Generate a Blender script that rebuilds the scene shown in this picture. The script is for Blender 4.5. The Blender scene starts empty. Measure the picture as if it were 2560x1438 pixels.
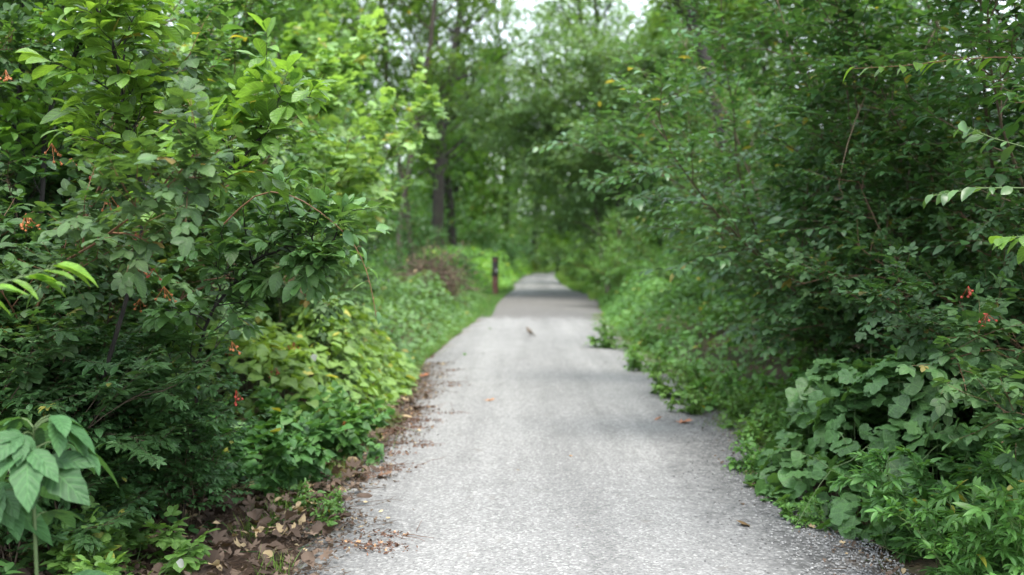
import bpy, bmesh, math, random
import numpy as np
from mathutils import Vector, Matrix

# ------------------------------------------------------------------ camera, world, sun, exposure
scn = bpy.context.scene
COL = scn.collection
CAM_H, F_PX, HOR = 1.5, 2489.0, 620.0
PITCH = math.atan((719 - HOR) / F_PX)
cd = bpy.data.cameras.new('camera'); cam = bpy.data.objects.new('camera', cd); COL.objects.link(cam)
cam.location = (0, 0, CAM_H); cam.rotation_euler = (math.pi/2 - PITCH, 0, 0)
cd.sensor_width = 36; cd.lens = 36 * F_PX / 2560; cd.clip_end = 2000; cd.clip_start = 0.05
cd.dof.use_dof = True; cd.dof.focus_distance = 4.3; cd.dof.aperture_fstop = 1.7
scn.camera = cam

SUN_EL, SUN_AZ = math.radians(66), math.radians(165)      # azimuth from +Y, clockwise
w = bpy.data.worlds.new('World'); scn.world = w; w.use_nodes = True
nt = w.node_tree; nt.nodes.clear()
sk = nt.nodes.new('ShaderNodeTexSky'); sk.sky_type = 'NISHITA'; sk.sun_disc = False
sk.sun_elevation = SUN_EL; sk.sun_rotation = SUN_AZ; sk.dust_density = 4.0; sk.air_density = 1.0; sk.ozone_density = 1.0
bg = nt.nodes.new('ShaderNodeBackground'); bg.inputs[1].default_value = 0.15
wo = nt.nodes.new('ShaderNodeOutputWorld')
mxs = nt.nodes.new('ShaderNodeMix'); mxs.data_type = 'RGBA'; mxs.inputs[0].default_value = .72; mxs.inputs[7].default_value = (6.0, 6.5, 7.0, 1)   # thin white cloud
nt.links.new(sk.outputs[0], mxs.inputs[6]); nt.links.new(mxs.outputs[2], bg.inputs[0]); nt.links.new(bg.outputs[0], wo.inputs[0])
sl = bpy.data.lights.new('sun', 'SUN'); sl.energy = 1.8; sl.angle = math.radians(28); sl.color = (1, .96, .88)
so = bpy.data.objects.new('sun', sl); COL.objects.link(so); so.location = (10, -10, 40)
sd = Vector((math.sin(SUN_AZ)*math.cos(SUN_EL), math.cos(SUN_AZ)*math.cos(SUN_EL), math.sin(SUN_EL)))
so.rotation_euler = (-sd).to_track_quat('-Z', 'Y').to_euler()
scn.view_settings.view_transform = 'Standard'; scn.view_settings.look = 'None'
scn.view_settings.exposure = 1.75; scn.view_settings.gamma = 1
cy = scn.cycles
cy.max_bounces = 8; cy.diffuse_bounces = 4; cy.glossy_bounces = 2; cy.transmission_bounces = 4; cy.transparent_max_bounces = 4
cy.use_denoising = True; cy.sample_clamp_indirect = 6

def P(px, py, d):                                           # photo pixel at ground distance d -> world
    cx, cyy = (px - 1280) / F_PX, -(py - 719) / F_PX
    s, c = math.sin(PITCH), math.cos(PITCH)
    y = c + cyy * s; z = -s + cyy * c
    return (cx / y * d, d, CAM_H + z / y * d)

# ------------------------------------------------------------------ materials
def mat(name):
    m = bpy.data.materials.new(name); m.use_nodes = True; m.node_tree.nodes.clear()
    t = m.node_tree; N = lambda k, **kw: _n(t, k, kw)
    return m, t, N
def _n(t, k, kw):
    n = t.nodes.new('ShaderNode' + k)
    for a, b in kw.items(): setattr(n, a, b)
    return n
def mix(t, f, a, b, mode='MIX'):
    n = t.nodes.new('ShaderNodeMix'); n.data_type = 'RGBA'; n.blend_type = mode
    for sock, v in ((n.inputs[0], f), (n.inputs[6], a), (n.inputs[7], b)):
        if isinstance(v, (int, float)): sock.default_value = v
        elif isinstance(v, tuple): sock.default_value = (*v, 1) if len(v) == 3 else v
        else: t.links.new(v, sock)
    return n.outputs[2]
def math_(t, op, a, b=None, clamp=False):
    n = t.nodes.new('ShaderNodeMath'); n.operation = op; n.use_clamp = clamp
    for i, v in enumerate((a, b)):
        if v is None: continue
        if isinstance(v, (int, float)): n.inputs[i].default_value = v
        else: t.links.new(v, n.inputs[i])
    return n.outputs[0]
def ramp(t, f, stops):
    n = t.nodes.new('ShaderNodeValToRGB'); e = n.color_ramp.elements
    while len(e) < len(stops): e.new(.5)
    for el, (p, c) in zip(e, stops):
        el.position = p; el.color = (*c, 1) if isinstance(c, tuple) else (c, c, c, 1)
    t.links.new(f, n.inputs[0]); return n.outputs[0]
def noise(t, vec, scale, detail=4, rough=.6):
    n = t.nodes.new('ShaderNodeTexNoise'); n.inputs['Scale'].default_value = scale
    n.inputs['Detail'].default_value = detail; n.inputs['Roughness'].default_value = rough
    if vec is not None: t.links.new(vec, n.inputs['Vector'])
    return n.outputs[0]

def leafmat(name, c1, c2, rough=.42, trans=.38, veins=False, odd=(.30, .26, .03), odd_at=.994, spec=.5):
    m, t, N = mat(name)
    at = N('Attribute', attribute_name='tint'); sp = N('SeparateXYZ'); t.links.new(at.outputs['Vector'], sp.inputs[0])
    oi = N('ObjectInfo')
    c = mix(t, sp.outputs[0], c1, c2)
    c = mix(t, math_(t, 'GREATER_THAN', sp.outputs[1], odd_at), c, odd)
    hs = N('HueSaturation'); t.links.new(c, hs.inputs['Color'])
    t.links.new(math_(t, 'ADD', math_(t, 'MULTIPLY', oi.outputs['Random'], .02), .49), hs.inputs['Hue'])
    t.links.new(math_(t, 'ADD', math_(t, 'MULTIPLY', sp.outputs[2], .55), .73), hs.inputs['Value']); hs.inputs['Saturation'].default_value = .90
    tco = N('TexCoord'); c = mix(t, 1.0, hs.outputs[0], ramp(t, noise(t, tco.outputs['Object'], 38 if veins else 14, 3), [(.3, .80), (.7, 1.16)]), 'MULTIPLY')
    if veins: c = mix(t, ramp(t, noise(t, tco.outputs['Object'], 90, 2), [(.70, 0.), (.76, .55)]), c, (.10, .085, .03))
    c = mix(t, 1.0, c, oi.outputs['Color'], 'MULTIPLY')
    nrm = None
    if veins:
        ua = N('Attribute', attribute_name='leafuv'); us = N('SeparateXYZ'); t.links.new(ua.outputs['Vector'], us.inputs[0])
        au = math_(t, 'ABSOLUTE', us.outputs[0])
        lat = math_(t, 'FRACT', math_(t, 'SUBTRACT', math_(t, 'MULTIPLY', us.outputs[1], 8.0), math_(t, 'MULTIPLY', au, 1.6)))
        lat = math_(t, 'MULTIPLY', math_(t, 'ABSOLUTE', math_(t, 'SUBTRACT', lat, .5)), 2)      # 1 at vein
        vein = math_(t, 'MAXIMUM', math_(t, 'GREATER_THAN', lat, .86), math_(t, 'LESS_THAN', au, .05))
        c = mix(t, math_(t, 'MULTIPLY', vein, .28), c, tuple(min(1, v * 2.0) for v in c2))
        h = math_(t, 'SUBTRACT', 1.0, lat)
        b = N('Bump'); b.inputs['Strength'].default_value = .35; b.inputs['Distance'].default_value = .004
        t.links.new(h, b.inputs['Height']); nrm = b.outputs[0]
    p = N('BsdfPrincipled'); t.links.new(c, p.inputs['Base Color']); p.inputs['Roughness'].default_value = rough
    p.inputs['Specular IOR Level'].default_value = spec
    tr = N('BsdfTranslucent')
    tc = mix(t, 1.0, c, (1.45, 1.35, .55), 'MULTIPLY'); t.links.new(tc, tr.inputs[0])
    if nrm: t.links.new(nrm, p.inputs['Normal'])
    mx = N('MixShader'); mx.inputs[0].default_value = trans
    t.links.new(p.outputs[0], mx.inputs[1]); t.links.new(tr.outputs[0], mx.inputs[2])
    o = N('OutputMaterial'); t.links.new(mx.outputs[0], o.inputs[0])
    return m
def woodmat(name, c1, c2, scale=18):
    m, t, N = mat(name)
    tc = N('TexCoord'); mp = N('Mapping'); mp.inputs['Scale'].default_value = (1, 1, .22)
    t.links.new(tc.outputs['Object'], mp.inputs[0])
    f = noise(t, mp.outputs[0], scale, 6, .65)
    c = ramp(t, f, [(.35, c1), (.65, c2)])
    g = noise(t, tc.outputs['Object'], 1.3, 3)
    c = mix(t, ramp(t, g, [(.55, 0.), (.7, .5)]), c, (.05, .07, .035))
    b = N('Bump'); b.inputs['Strength'].default_value = .7; b.inputs['Distance'].default_value = .02; t.links.new(f, b.inputs['Height'])
    p = N('BsdfPrincipled'); p.inputs['Roughness'].default_value = .85; t.links.new(c, p.inputs['Base Color']); t.links.new(b.outputs[0], p.inputs['Normal'])
    o = N('OutputMaterial'); t.links.new(p.outputs[0], o.inputs[0])
    return m
def plainmat(name, c, rough=.6, var=.25, scale=30, metallic=0):
    m, t, N = mat(name)
    tc = N('TexCoord'); f = noise(t, tc.outputs['Object'], scale, 5)
    cc = mix(t, f, tuple(v*(1-var) for v in c), tuple(min(1, v*(1+var)) for v in c))
    oi = N('ObjectInfo'); cc = mix(t, 1.0, cc, oi.outputs['Color'], 'MULTIPLY')
    b = N('Bump'); b.inputs['Strength'].default_value = .3; b.inputs['Distance'].default_value = .005; t.links.new(f, b.inputs['Height'])
    p = N('BsdfPrincipled'); p.inputs['Roughness'].default_value = rough; p.inputs['Metallic'].default_value = metallic
    t.links.new(cc, p.inputs['Base Color']); t.links.new(b.outputs[0], p.inputs['Normal'])
    o = N('OutputMaterial'); t.links.new(p.outputs[0], o.inputs[0])
    return m

M = {}
M['broad']  = leafmat('leaf_broad', (.075, .175, .020), (.130, .280, .034), .40, .44, True)
M['dark']   = leafmat('leaf_dark', (.036, .100, .026), (.070, .160, .042), .42, .30, True)
M['shrub']  = leafmat('leaf_shrub', (.042, .120, .036), (.085, .190, .055), .36, .35, odd_at=.992)
M['bramble']= leafmat('leaf_bramble', (.035, .105, .028), (.075, .165, .040), .5, .33, True, (.28, .20, .03), .994)
M['vine']   = leafmat('leaf_vine', (.100, .220, .040), (.175, .310, .065), .48, .40, True, (.36, .36, .06), .975)
M['weed']   = leafmat('leaf_weed', (.060, .160, .040), (.110, .240, .060), .5, .36)
M['rag']    = leafmat('leaf_ragweed', (.040, .115, .035), (.060, .150, .048), .55, .33, True, odd_at=2, spec=.3)
M['grape']  = leafmat('leaf_grape', (.052, .140, .038), (.090, .205, .052), .45, .33, True, odd_at=2)
M['tree']   = leafmat('leaf_tree', (.055, .145, .028), (.115, .235, .045), .5, .48)
M['pale']   = leafmat('leaf_pale', (.055, .130, .045), (.095, .185, .065), .42, .36, odd_at=2)
M['grass']  = leafmat('leaf_grass', (.090, .190, .030), (.150, .280, .045), .5, .35, odd=(.35, .30, .12), odd_at=.9)
M['litter'] = leafmat('leaf_litter', (.065, .043, .031), (.16, .112, .080), .75, .10, odd=(.40, .30, .16), odd_at=.9, spec=.2)
M['orange'] = leafmat('leaf_orange', (.45, .20, .07), (.55, .28, .10), .6, .2, True, odd_at=2, spec=.3)
M['bark']   = woodmat('bark_dark', (.010, .009, .008), (.032, .027, .023))
M['bark2']  = woodmat('bark_grey', (.035, .028, .023), (.09, .072, .058))
M['twig']   = plainmat('twig_brown', (.10, .065, .04), .7)
M['cane']   = plainmat('cane_red', (.17, .085, .045), .6)
M['stemg']  = plainmat('stem_green', (.09, .14, .05), .6)
M['berry']  = plainmat('berry_red', (.32, .045, .025), .3, .35, 60)
M['oberry'] = plainmat('berry_orange', (.38, .13, .04), .35, .35, 60)

# ------------------------------------------------------------------ mesh accumulation
class Acc:
    def __init__(s): s.v, s.f, s.t, s.u, s.n = [], [], [], [], 0
    def add(s, v, f, t=None, u=None):
        v = np.asarray(v, float).reshape(-1, 3); f = np.asarray(f, int).reshape(-1, 3)
        s.v.append(v); s.f.append(f + s.n); s.n += len(v)
        s.t.append(np.full((len(v), 3), .5) if t is None else t)
        s.u.append(np.zeros((len(v), 3)) if u is None else u)
    def mesh(s, name, m, smooth=True):
        v = np.concatenate(s.v); f = np.concatenate(s.f)
        me = bpy.data.meshes.new(name)
        me.vertices.add(len(v)); me.vertices.foreach_set('co', v.astype(np.float32).ravel())
        me.loops.add(f.size); me.loops.foreach_set('vertex_index', f.astype(np.int32).ravel())
        me.polygons.add(len(f)); me.polygons.foreach_set('loop_start', (np.arange(len(f))*3).astype(np.int32))
        me.polygons.foreach_set('use_smooth', np.full(len(f), smooth))
        for nm, arr in (('tint', s.t), ('leafuv', s.u)):
            a = me.attributes.new(nm, 'FLOAT_VECTOR', 'POINT'); a.data.foreach_set('vector', np.concatenate(arr).astype(np.float32).ravel())
        me.update(calc_edges=True); me.materials.append(m)
        return me
def nrmz(v): return v / np.maximum(np.linalg.norm(v, axis=-1, keepdims=True), 1e-9)

# ------------------------------------------------------------------ leaf templates (x across, y along, z up), unit length
def blade(prof, fold=.25, curl=.25, wav=0., serr=0.):
    """prof: list of (t, halfwidth)"""
    V, U, T = [], [], []
    k = len(prof)
    for i, (t, wd) in enumerate(prof):
        z = -curl * t * t
        V.append((0, t, z)); U.append((0, t, 0))
    L, R = {}, {}
    for i, (t, wd) in enumerate(prof):
        if wd <= 0: L[i] = R[i] = i; continue
        ww = wd * (1 + (serr if i % 2 else -serr))
        z = -curl * t * t + fold * wd + wav * math.sin(i * 2.3)
        L[i] = len(V); V.append((-ww, t + wd*.12, z)); U.append((-1, t, 0))
        R[i] = len(V); V.append((ww, t + wd*.12, z - wav*math.sin(i*2.3)*2)); U.append((1, t, 0))
    for i in range(k - 1):
        for S, fl in ((L, 0), (R, 1)):
            a, b, c, d = i, i + 1, S[i + 1], S[i]
            for tri in ((a, b, c), (a, c, d)):
                if len(set(tri)) == 3: T.append(tri if not fl else tri[::-1])
    return np.array(V), np.array(T), np.array(U, float)
def ell(wd, n=4, peak=.5, **k):
    pr = [(0, 0)]
    for i in range(1, n):
        t = i / n
        x = t ** (math.log(.5) / math.log(peak))
        pr.append((t, wd * math.sin(math.pi * x) ** .8))
    pr.append((1, 0)); return blade(pr, **k)
def join_t(parts):
    V, T, U, n = [], [], [], 0
    for (v, f, u), (ang, s, off, tilt) in parts:
        c, sn = math.cos(ang), math.sin(ang)
        x = v[:, 0]*c + v[:, 1]*sn; y = -v[:, 0]*sn + v[:, 1]*c
        vv = np.stack([x*s + off[0], y*s + off[1], v[:, 2]*s + tilt*np.hypot(v[:, 0], v[:, 1])*s], 1)
        V.append(vv); T.append(f + n); U.append(u); n += len(v)
    return np.concatenate(V), np.concatenate(T), np.concatenate(U)
def lobed(n=5, depth=.45, npl=4, spread=130, cup=.15, sharp=1.0):
    """palmately lobed leaf, petiole joint at the origin"""
    V = [(0, .12, 0)]; U = [(0, 0, 0)]; m = n * npl
    for i in range(m + 1):
        a = math.radians(-spread + 2 * spread * i / m)
        ph = (i / npl) % 1
        lobe = 1 - depth * (1 - abs(2*ph - 1)) ** sharp
        k = (i/npl); near = round(k); size = 1 - .42 * abs(near - n/2) / (n/2)
        r = .88 * lobe * size
        V.append((math.sin(a) * r, .12 + math.cos(a) * r, -cup * r*r + .05*math.sin(i*1.9)))
        U.append(((2*ph-1), r, 0))
    return np.array(V), np.array([(0, i + 1, i) if 0 else (0, i, i+1) for i in range(1, m + 1)])[:, ::-1], np.array(U, float)
T_ = {}
T_['lo']    = [ell(.30, 2, .45, fold=.3, curl=c) for c in (.1, .35)]
T_['lorou'] = [ell(.42, 2, .42, fold=.2, curl=c) for c in (.1, .3)]
T_['mid']   = [ell(.27, 4, .45, fold=.25, curl=c) for c in (.05, .25, .45)]
T_['midrou']= [ell(.38, 4, .42, fold=.2, curl=c) for c in (.1, .3)]
T_['ovate'] = [ell(.27, 8, .48, fold=f, curl=c, wav=.012) for f, c in ((.25, .1), (.45, .3), (.12, .5))]
T_['obov']  = [ell(.25, 8, .60, fold=f, curl=c, wav=.012) for f, c in ((.25, .12), (.5, .3), (.12, .45))]
T_['lance'] = [ell(.17, 7, .42, fold=f, curl=c, wav=.01) for f, c in ((.3, .15), (.5, .4))]
T_['heart'] = [blade([(0, .03), (.0, .26), (.15, .40), (.32, .44), (.5, .39), (.7, .25), (.87, .10), (1, 0)], fold=f, curl=c, wav=.02) for f, c in ((.15, .15), (.3, .35))]
rl = ell(.36, 8, .45, fold=.15, curl=.2, serr=.05)
T_['tri']   = [join_t([(rl, (0, .62, (0, .38), 0)), (rl, (-1.15, .50, (0, .30), -.1)), (rl, (1.15, .50, (0, .30), -.1))]),
               join_t([(rl, (0, .62, (0, .38), -.15)), (rl, (-1.3, .46, (0, .28), .1)), (rl, (1.3, .46, (0, .28), -.2))])]
pl = ell(.30, 4, .45, fold=.25, curl=.2)
T_['pinn']  = [join_t([(pl, (0, .3, (0, .72), 0))] + [(pl, (s*1.05, .30, (0, y), -.15)) for y in (.18, .36, .54, .70) for s in (-1, 1)])]
T_['grape'] = [lobed(5, .20, 6, 158, .15), lobed(3, .28, 8, 158, .3), lobed(3, .12, 8, 160, .2)]
T_['maple'] = [lobed(5, .62, 4, 125, .2), lobed(5, .6, 4, 120, .35)]
for k in ('rag',):
    rb = ell(.25, 9, .45, fold=.2, curl=.45, serr=.06)
    T_[k] = [join_t([(rb, (0, 1.0, (0, 0), 0)), (rb, (-.75, .78, (0, .06), 0)), (rb, (.75, .78, (0, .06), 0))]),
             join_t([(rb, (0, 1.0, (0, 0), -.2)), (rb, (-.65, .72, (0, .08), -.1)), (rb, (.8, .75, (0, .08), .1))]),
             join_t([(rb, (0, 1.0, (0, 0), 0)), (rb, (-.6, .8, (0, .05), 0)), (rb, (.6, .8, (0, .05), 0)), (rb, (-1.3, .5, (0, .02), 0)), (rb, (1.3, .5, (0, .02), 0))])]
T_['gr']    = [(np.array([(-.02, 0, 0), (.02, 0, 0), (-.014, .5, .0), (.014, .5, .0), (0, 1, -.25)]), np.array([(0, 1, 3), (0, 3, 2), (2, 3, 4)]), np.zeros((5, 3)))]
cr = ell(.32, 4, .5, fold=.9, curl=-.3, wav=.06); cr2 = ell(.26, 4, .5, fold=-.6, curl=.6, wav=.05)
lbr = lobed(5, .5, 4, 120, -.3)
T_['crisp'] = [cr, cr2, lbr]

def put_leaves(acc, rng, key, Pn, D, Un, S, grp=None):
    """P,D,U (N,3) S (N,) ; grp: per-leaf tint group value shared by a branch"""
    N = len(Pn)
    if N == 0: return
    D = nrmz(D); X = nrmz(np.cross(D, Un)); Z = np.cross(X, D)
    tint = rng.random((N, 3))
    if grp is not None: tint[:, 0] = np.clip(.45*tint[:, 0] + .55*grp, 0, 1)
    vs = T_[key]; pick = rng.integers(0, len(vs), N)
    for k, (v, f, u) in enumerate(vs):
        ix = np.where(pick == k)[0]
        if len(ix) == 0: continue
        n, m = len(ix), len(v)
        xw = rng.uniform(.85, 1.15, (n, 1, 1))
        co = Pn[ix][:, None] + S[ix][:, None, None] * (X[ix][:, None]*v[None, :, 0:1]*xw + D[ix][:, None]*v[None, :, 1:2] + Z[ix][:, None]*v[None, :, 2:3])
        ff = f[None] + (np.arange(n)*m)[:, None, None]
        acc.add(co, ff, np.repeat(tint[ix], m, 0), np.tile(u, (n, 1)))

# ------------------------------------------------------------------ growth
def paths(rng, P0, D0, L, K, up=0., wob=.15):
    N = len(P0); out = np.empty((N, K+1, 3)); out[:, 0] = P0; d = nrmz(D0); st = (L / K)[:, None]
    up = np.broadcast_to(np.asarray(up, float), (N,))
    for k in range(K):
        out[:, k+1] = out[:, k] + d*st
        d = d + rng.normal(0, wob, (N, 3)); d[:, 2] += up / K
        d = nrmz(d)
    return out
def at(par, idx, t):
    K = par.shape[1]-1; x = np.clip(t*K, 0, K-1e-6); i = x.astype(int); fr = (x-i)[:, None]
    a = par[idx, i]; b = par[idx, i+1]
    return a + (b-a)*fr, nrmz(b-a)
def spawn(rng, par, n, t0, t1, ang, flat=0.):
    N = len(par); idx = np.repeat(np.arange(N), n); j = np.tile(np.arange(n), N)
    t = t0 + (t1-t0) * (j + rng.random(len(idx))) / n
    p, T = at(par, idx, t)
    ref = np.where(np.abs(T[:, 2:3]) > .9, np.array([[1., 0, 0]]), np.array([[0., 0, 1]]))
    A = nrmz(np.cross(T, ref)); B = np.cross(A, T)
    az = j*2.4 + np.repeat(rng.random(N)*6.28, n) + rng.normal(0, .3, len(idx))
    if flat > 0:
        side = np.where(j % 2, 0., math.pi); az = (1-flat)*(((az+math.pi) % (2*math.pi))-math.pi) + flat*side
    a = ang + rng.normal(0, .12, len(idx))
    D = T*np.cos(a)[:, None] + (A*np.cos(az)[:, None] + B*np.sin(az)[:, None])*np.sin(a)[:, None]
    return p, D, idx, t
def tubes(acc, pth, r0, r1, sides=4):
    """pth (N,K+1,3); r0,r1 (N,) start/end radius"""
    N, K1, _ = pth.shape
    if N == 0: return
    r0 = np.broadcast_to(r0, (N,)); r1 = np.broadcast_to(r1, (N,))
    Tg = nrmz(np.gradient(pth, axis=1))
    ref = np.where(np.abs(Tg[:, :1, 2:3]) > .8, np.array([[[1., 0, 0]]]), np.array([[[0., 0, 1]]]))
    A = nrmz(np.cross(Tg, np.broadcast_to(ref, Tg.shape))); B = np.cross(A, Tg)
    s = np.linspace(0, 1, K1); r = r0[:, None]*(1-s) + r1[:, None]*s
    a = np.arange(sides)*2*math.pi/sides
    ring = pth[:, :, None] + r[:, :, None, None]*(A[:, :, None]*np.cos(a)[None, None, :, None] + B[:, :, None]*np.sin(a)[None, None, :, None])
    F = []
    for k in range(K1-1):
        for i in range(sides):
            j = (i+1) % sides; p, q = k*sides+i, k*sides+j; F += [(p, q, q+sides), (p, q+sides, p+sides)]
    F = np.array(F)
    ff = F[None] + (np.arange(N)*K1*sides)[:, None, None]
    acc.add(ring, ff)
def leaves_on(acc, rng, tw, n, key, size, ang=.9, t0=.1, droop=.25, upj=.35, opp=False, sv=.25, tip=True, grp=None, upv=None):
    N = len(tw)
    if opp: n = n//2*2
    idx = np.repeat(np.arange(N), n); j = np.tile(np.arange(n), N)
    jj = (j//2)*2 if opp else j
    t = t0 + (1-t0)*(jj + .5*rng.random(len(idx))*(0 if opp else 1) + .5)/n
    p, T = at(tw, idx, np.minimum(t, .999))
    up = np.tile(np.array([[0, 0, 1.]]), (len(idx), 1)) + rng.normal(0, upj, (len(idx), 3))
    if upv is not None: up = up + upv[idx]
    S_ = nrmz(np.cross(T, up)); sg = np.where(j % 2, 1., -1.)[:, None]
    a = ang*(1-.55*t**3) + rng.normal(0, .15, len(idx))
    D = T*np.cos(a)[:, None] + S_*sg*np.sin(a)[:, None]; D[:, 2] -= droop*rng.random(len(idx))
    sz = size*(1 + rng.normal(0, sv, len(idx)).clip(-.6, .6))*(1-.25*np.abs(t-.5))
    g = None if grp is None else grp[idx]
    put_leaves(acc, rng, key, p, D, up, sz, g)
    if tip:
        p, T = at(tw, np.arange(N), np.full(N, .999))
        up = np.tile(np.array([[0, 0, 1.]]), (N, 1)) + rng.normal(0, upj, (N, 3))
        put_leaves(acc, rng, key, p, T - np.array([[0, 0, .15]]), up, size*rng.uniform(.6, 1.0, N), grp)

# ------------------------------------------------------------------ object helpers
def setp(o, label, cat, group=None, kind=None):
    if label: o['label'] = label
    if cat: o['category'] = cat
    if group: o['group'] = group
    if kind: o['kind'] = kind
def link(name, me, parent=None, color=None):
    o = bpy.data.objects.new(name, me); COL.objects.link(o); o.parent = parent
    if color: o.color = (*color, 1)
    return o
PROTO = {}
def place(proto, name, x, y, s=1., rz=0., label='', cat='shrub', group=None, color=(1, 1, 1), z=0., sz=None, tilt=(0, 0)):
    e = bpy.data.objects.new(name, None); COL.objects.link(e); e.empty_display_size = .2
    e.location = (x, y, z); e.rotation_euler = (tilt[0], tilt[1], rz); e.scale = (s, s, sz or s)
    setp(e, label, cat, group)
    for pn, me in PROTO[proto]: link(pn, me, e, color)
    return e

def make_shrub(pname, seed, H=3., stems=9, lean=.5, nb=14, nt=11, nl=8, leaf='mid', size=.055, lm='shrub', wm='twig', wname='woody_frame',
               arch=-.9, bl=.9, tl=.28, base=.25, bup=-.2, opp=True, ang=.95, flat=.6, wob=.12, t0=.12, upj=.35, droop=.3, thick=.014):
    rng = np.random.default_rng(seed); W, Fo = Acc(), Acc()
    az = np.arange(stems)*2.4 + rng.random(stems)*.6; le = lean*(.35 + .65*rng.random(stems))
    P0 = np.stack([np.cos(az)*base*rng.random(stems), np.sin(az)*base*rng.random(stems), np.full(stems, -.05)], 1)
    D0 = np.stack([np.cos(az)*le, np.sin(az)*le, np.ones(stems)], 1)
    L = H*rng.uniform(.85, 1.25, stems)
    st = paths(rng, P0, D0, L, 10, arch, wob)
    tubes(W, st, thick*H/3*rng.uniform(.7, 1.3, stems), .003, 5)
    p, D, ix, t = spawn(rng, st, nb, t0, 1., .9)
    out = nrmz(p*np.array([[1, 1, 0]]))
    D = D + out*.5; D[:, 2] += .15
    br = paths(rng, p, D, bl*(1.15-.65*t)*rng.uniform(.6, 1.2, len(t)), 5, bup, wob)
    tubes(W, br, .0055*thick/.014, .002, 3)
    p, D, ix2, t2 = spawn(rng, br, nt, .1, 1., .95, flat)
    tw = paths(rng, p, D, tl*rng.uniform(.5, 1.25, len(t2)), 3, -.1, .1)
    tubes(W, tw, .002, .001, 3)
    g = np.repeat(rng.random(len(br)), nt)
    leaves_on(Fo, rng, tw, nl, leaf, size, ang, .1, droop, upj, opp, grp=g)
    tipb = br[:, -3:]                                        # leaves on the branch ends
    leaves_on(Fo, rng, tipb, 5, leaf, size, ang, 0, droop, upj, False, grp=rng.random(len(br)))
    PROTO[pname] = [(wname, W.mesh(pname+'_wood', M[wm])), ('foliage', Fo.mesh(pname+'_leaves', M[lm]))]
    return st, br, tw

def make_tree(pname, seed, H=14, R=3.5, trunk_r=.22, clear=.3, nl=26, nb=9, nt=9, nf=6, leaf='lo', size=.16, lm='tree', wm='bark', lean=(0, 0), shape='oval', bup=.3, bend=.05, tdroop=-.2, top=1.0, multi=1, flat=.5, tl=.9):
    rng = np.random.default_rng(seed); Tk, W, Fo = Acc(), Acc(), Acc()
    k = multi; az = rng.random(k)*6.28
    D0 = np.stack([lean[0] + (np.cos(az)*.25 if k > 1 else 0*az), lean[1] + (np.sin(az)*.25 if k > 1 else 0*az), np.ones(k)], 1)
    P0 = np.stack([np.cos(az)*.15*(k > 1), np.sin(az)*.15*(k > 1), np.full(k, -.1)], 1)
    tr = paths(rng, P0, D0, np.full(k, H*top), 14, 0.1, bend)
    tubes(Tk, tr, trunk_r, trunk_r*.2, 9)
    # root flare
    fl = tr[:, :2].copy(); fl[:, 1] = fl[:, 0] + (fl[:, 1]-fl[:, 0])*.35
    tubes(Tk, fl, trunk_r*1.5, trunk_r*.95, 9)
    p, D, ix, t = spawn(rng, tr, nl, clear, 1., 1.15)
    u = (t-clear)/(1-clear)
    prof = {'oval': np.sin(math.pi*(.15+.8*u))**.7, 'flat': .6+.4*np.sin(math.pi*u), 'cone': 1.05-.85*u}[shape]
    D[:, 2] += .25
    lb = paths(rng, p, D, R*prof*rng.uniform(.75, 1.15, len(t)), 7, bup, .13)
    tubes(W, lb, trunk_r*.28*(1.1-.6*u), trunk_r*.06, 5)
    p, D, ix2, t2 = spawn(rng, lb, nb, .2, 1., .85, flat)
    L2 = R*.38*prof[ix2]*rng.uniform(.6, 1.2, len(t2)) + .2
    b2 = paths(rng, p, D, L2, 4, tdroop, .15)
    tubes(W, b2, trunk_r*.07, trunk_r*.025, 3)
    p, D, ix3, t3 = spawn(rng, b2, nt, .1, 1., .9, flat)
    tw = paths(rng, p, D, tl*rng.uniform(.4, 1.1, len(t3))*.6, 2, -.2, .12)
    g = np.repeat(rng.random(len(lb)), nb*nt)*.7 + .3*np.repeat(rng.random(len(b2)), nt)
    leaves_on(Fo, rng, tw, nf, leaf, size, .9, 0, .35, .4, False, grp=g)
    PROTO[pname] = [('trunk', Tk.mesh(pname+'_trunk', M[wm])), ('branching', W.mesh(pname+'_wood', M[wm])), ('crown', Fo.mesh(pname+'_leaves', M[lm]))]

# ------------------------------------------------------------------ ground and path
def grid_mesh(name, X, Y, Z, m, uv=None):
    ny, nx = X.shape; a = Acc()
    V = np.stack([X, Y, Z], -1).reshape(-1, 3)
    i = np.arange(ny*nx).reshape(ny, nx)
    q = np.stack([i[:-1, :-1], i[:-1, 1:], i[1:, 1:], i[1:, :-1]], -1).reshape(-1, 4)
    F = np.concatenate([q[:, [0, 1, 2]], q[:, [0, 2, 3]]])
    U = None
    if uv is not None: U = np.stack([uv[0], uv[1], 0*uv[0]], -1).reshape(-1, 3)
    a.add(V, F, None, U); return a.mesh(name, m)

EDGE = [(0, -1.02, 1.75), (3, -1.0, 1.72), (4.56, -.98, 1.70), (6.44, -1.04, 1.74), (8, -1.0, 1.90), (9.8, -.98, 1.98), (13.3, -1.05, 1.80), (17, -.85, 1.78), (20.7, -.62, 1.84),
        (26, -.55, 2.2), (31, -.35, 2.65), (34, -.15, 2.3), (40, .15, 2.2), (47, .45, 2.3), (53, .75, 2.55), (60, 1.7, 3.6), (68, 3.4, 5.6), (78, 7, 9.6)]
ED = np.array(EDGE)
def edge_l(y): return np.interp(y, ED[:, 0], ED[:, 1])
def edge_r(y): return np.interp(y, ED[:, 0], ED[:, 2])
def lump(x, y):
    return .03*np.sin(x*2.1+y*.7) + .02*np.sin(x*.9-y*1.9) + .012*np.sin(x*5.3+y*4.1)

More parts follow.
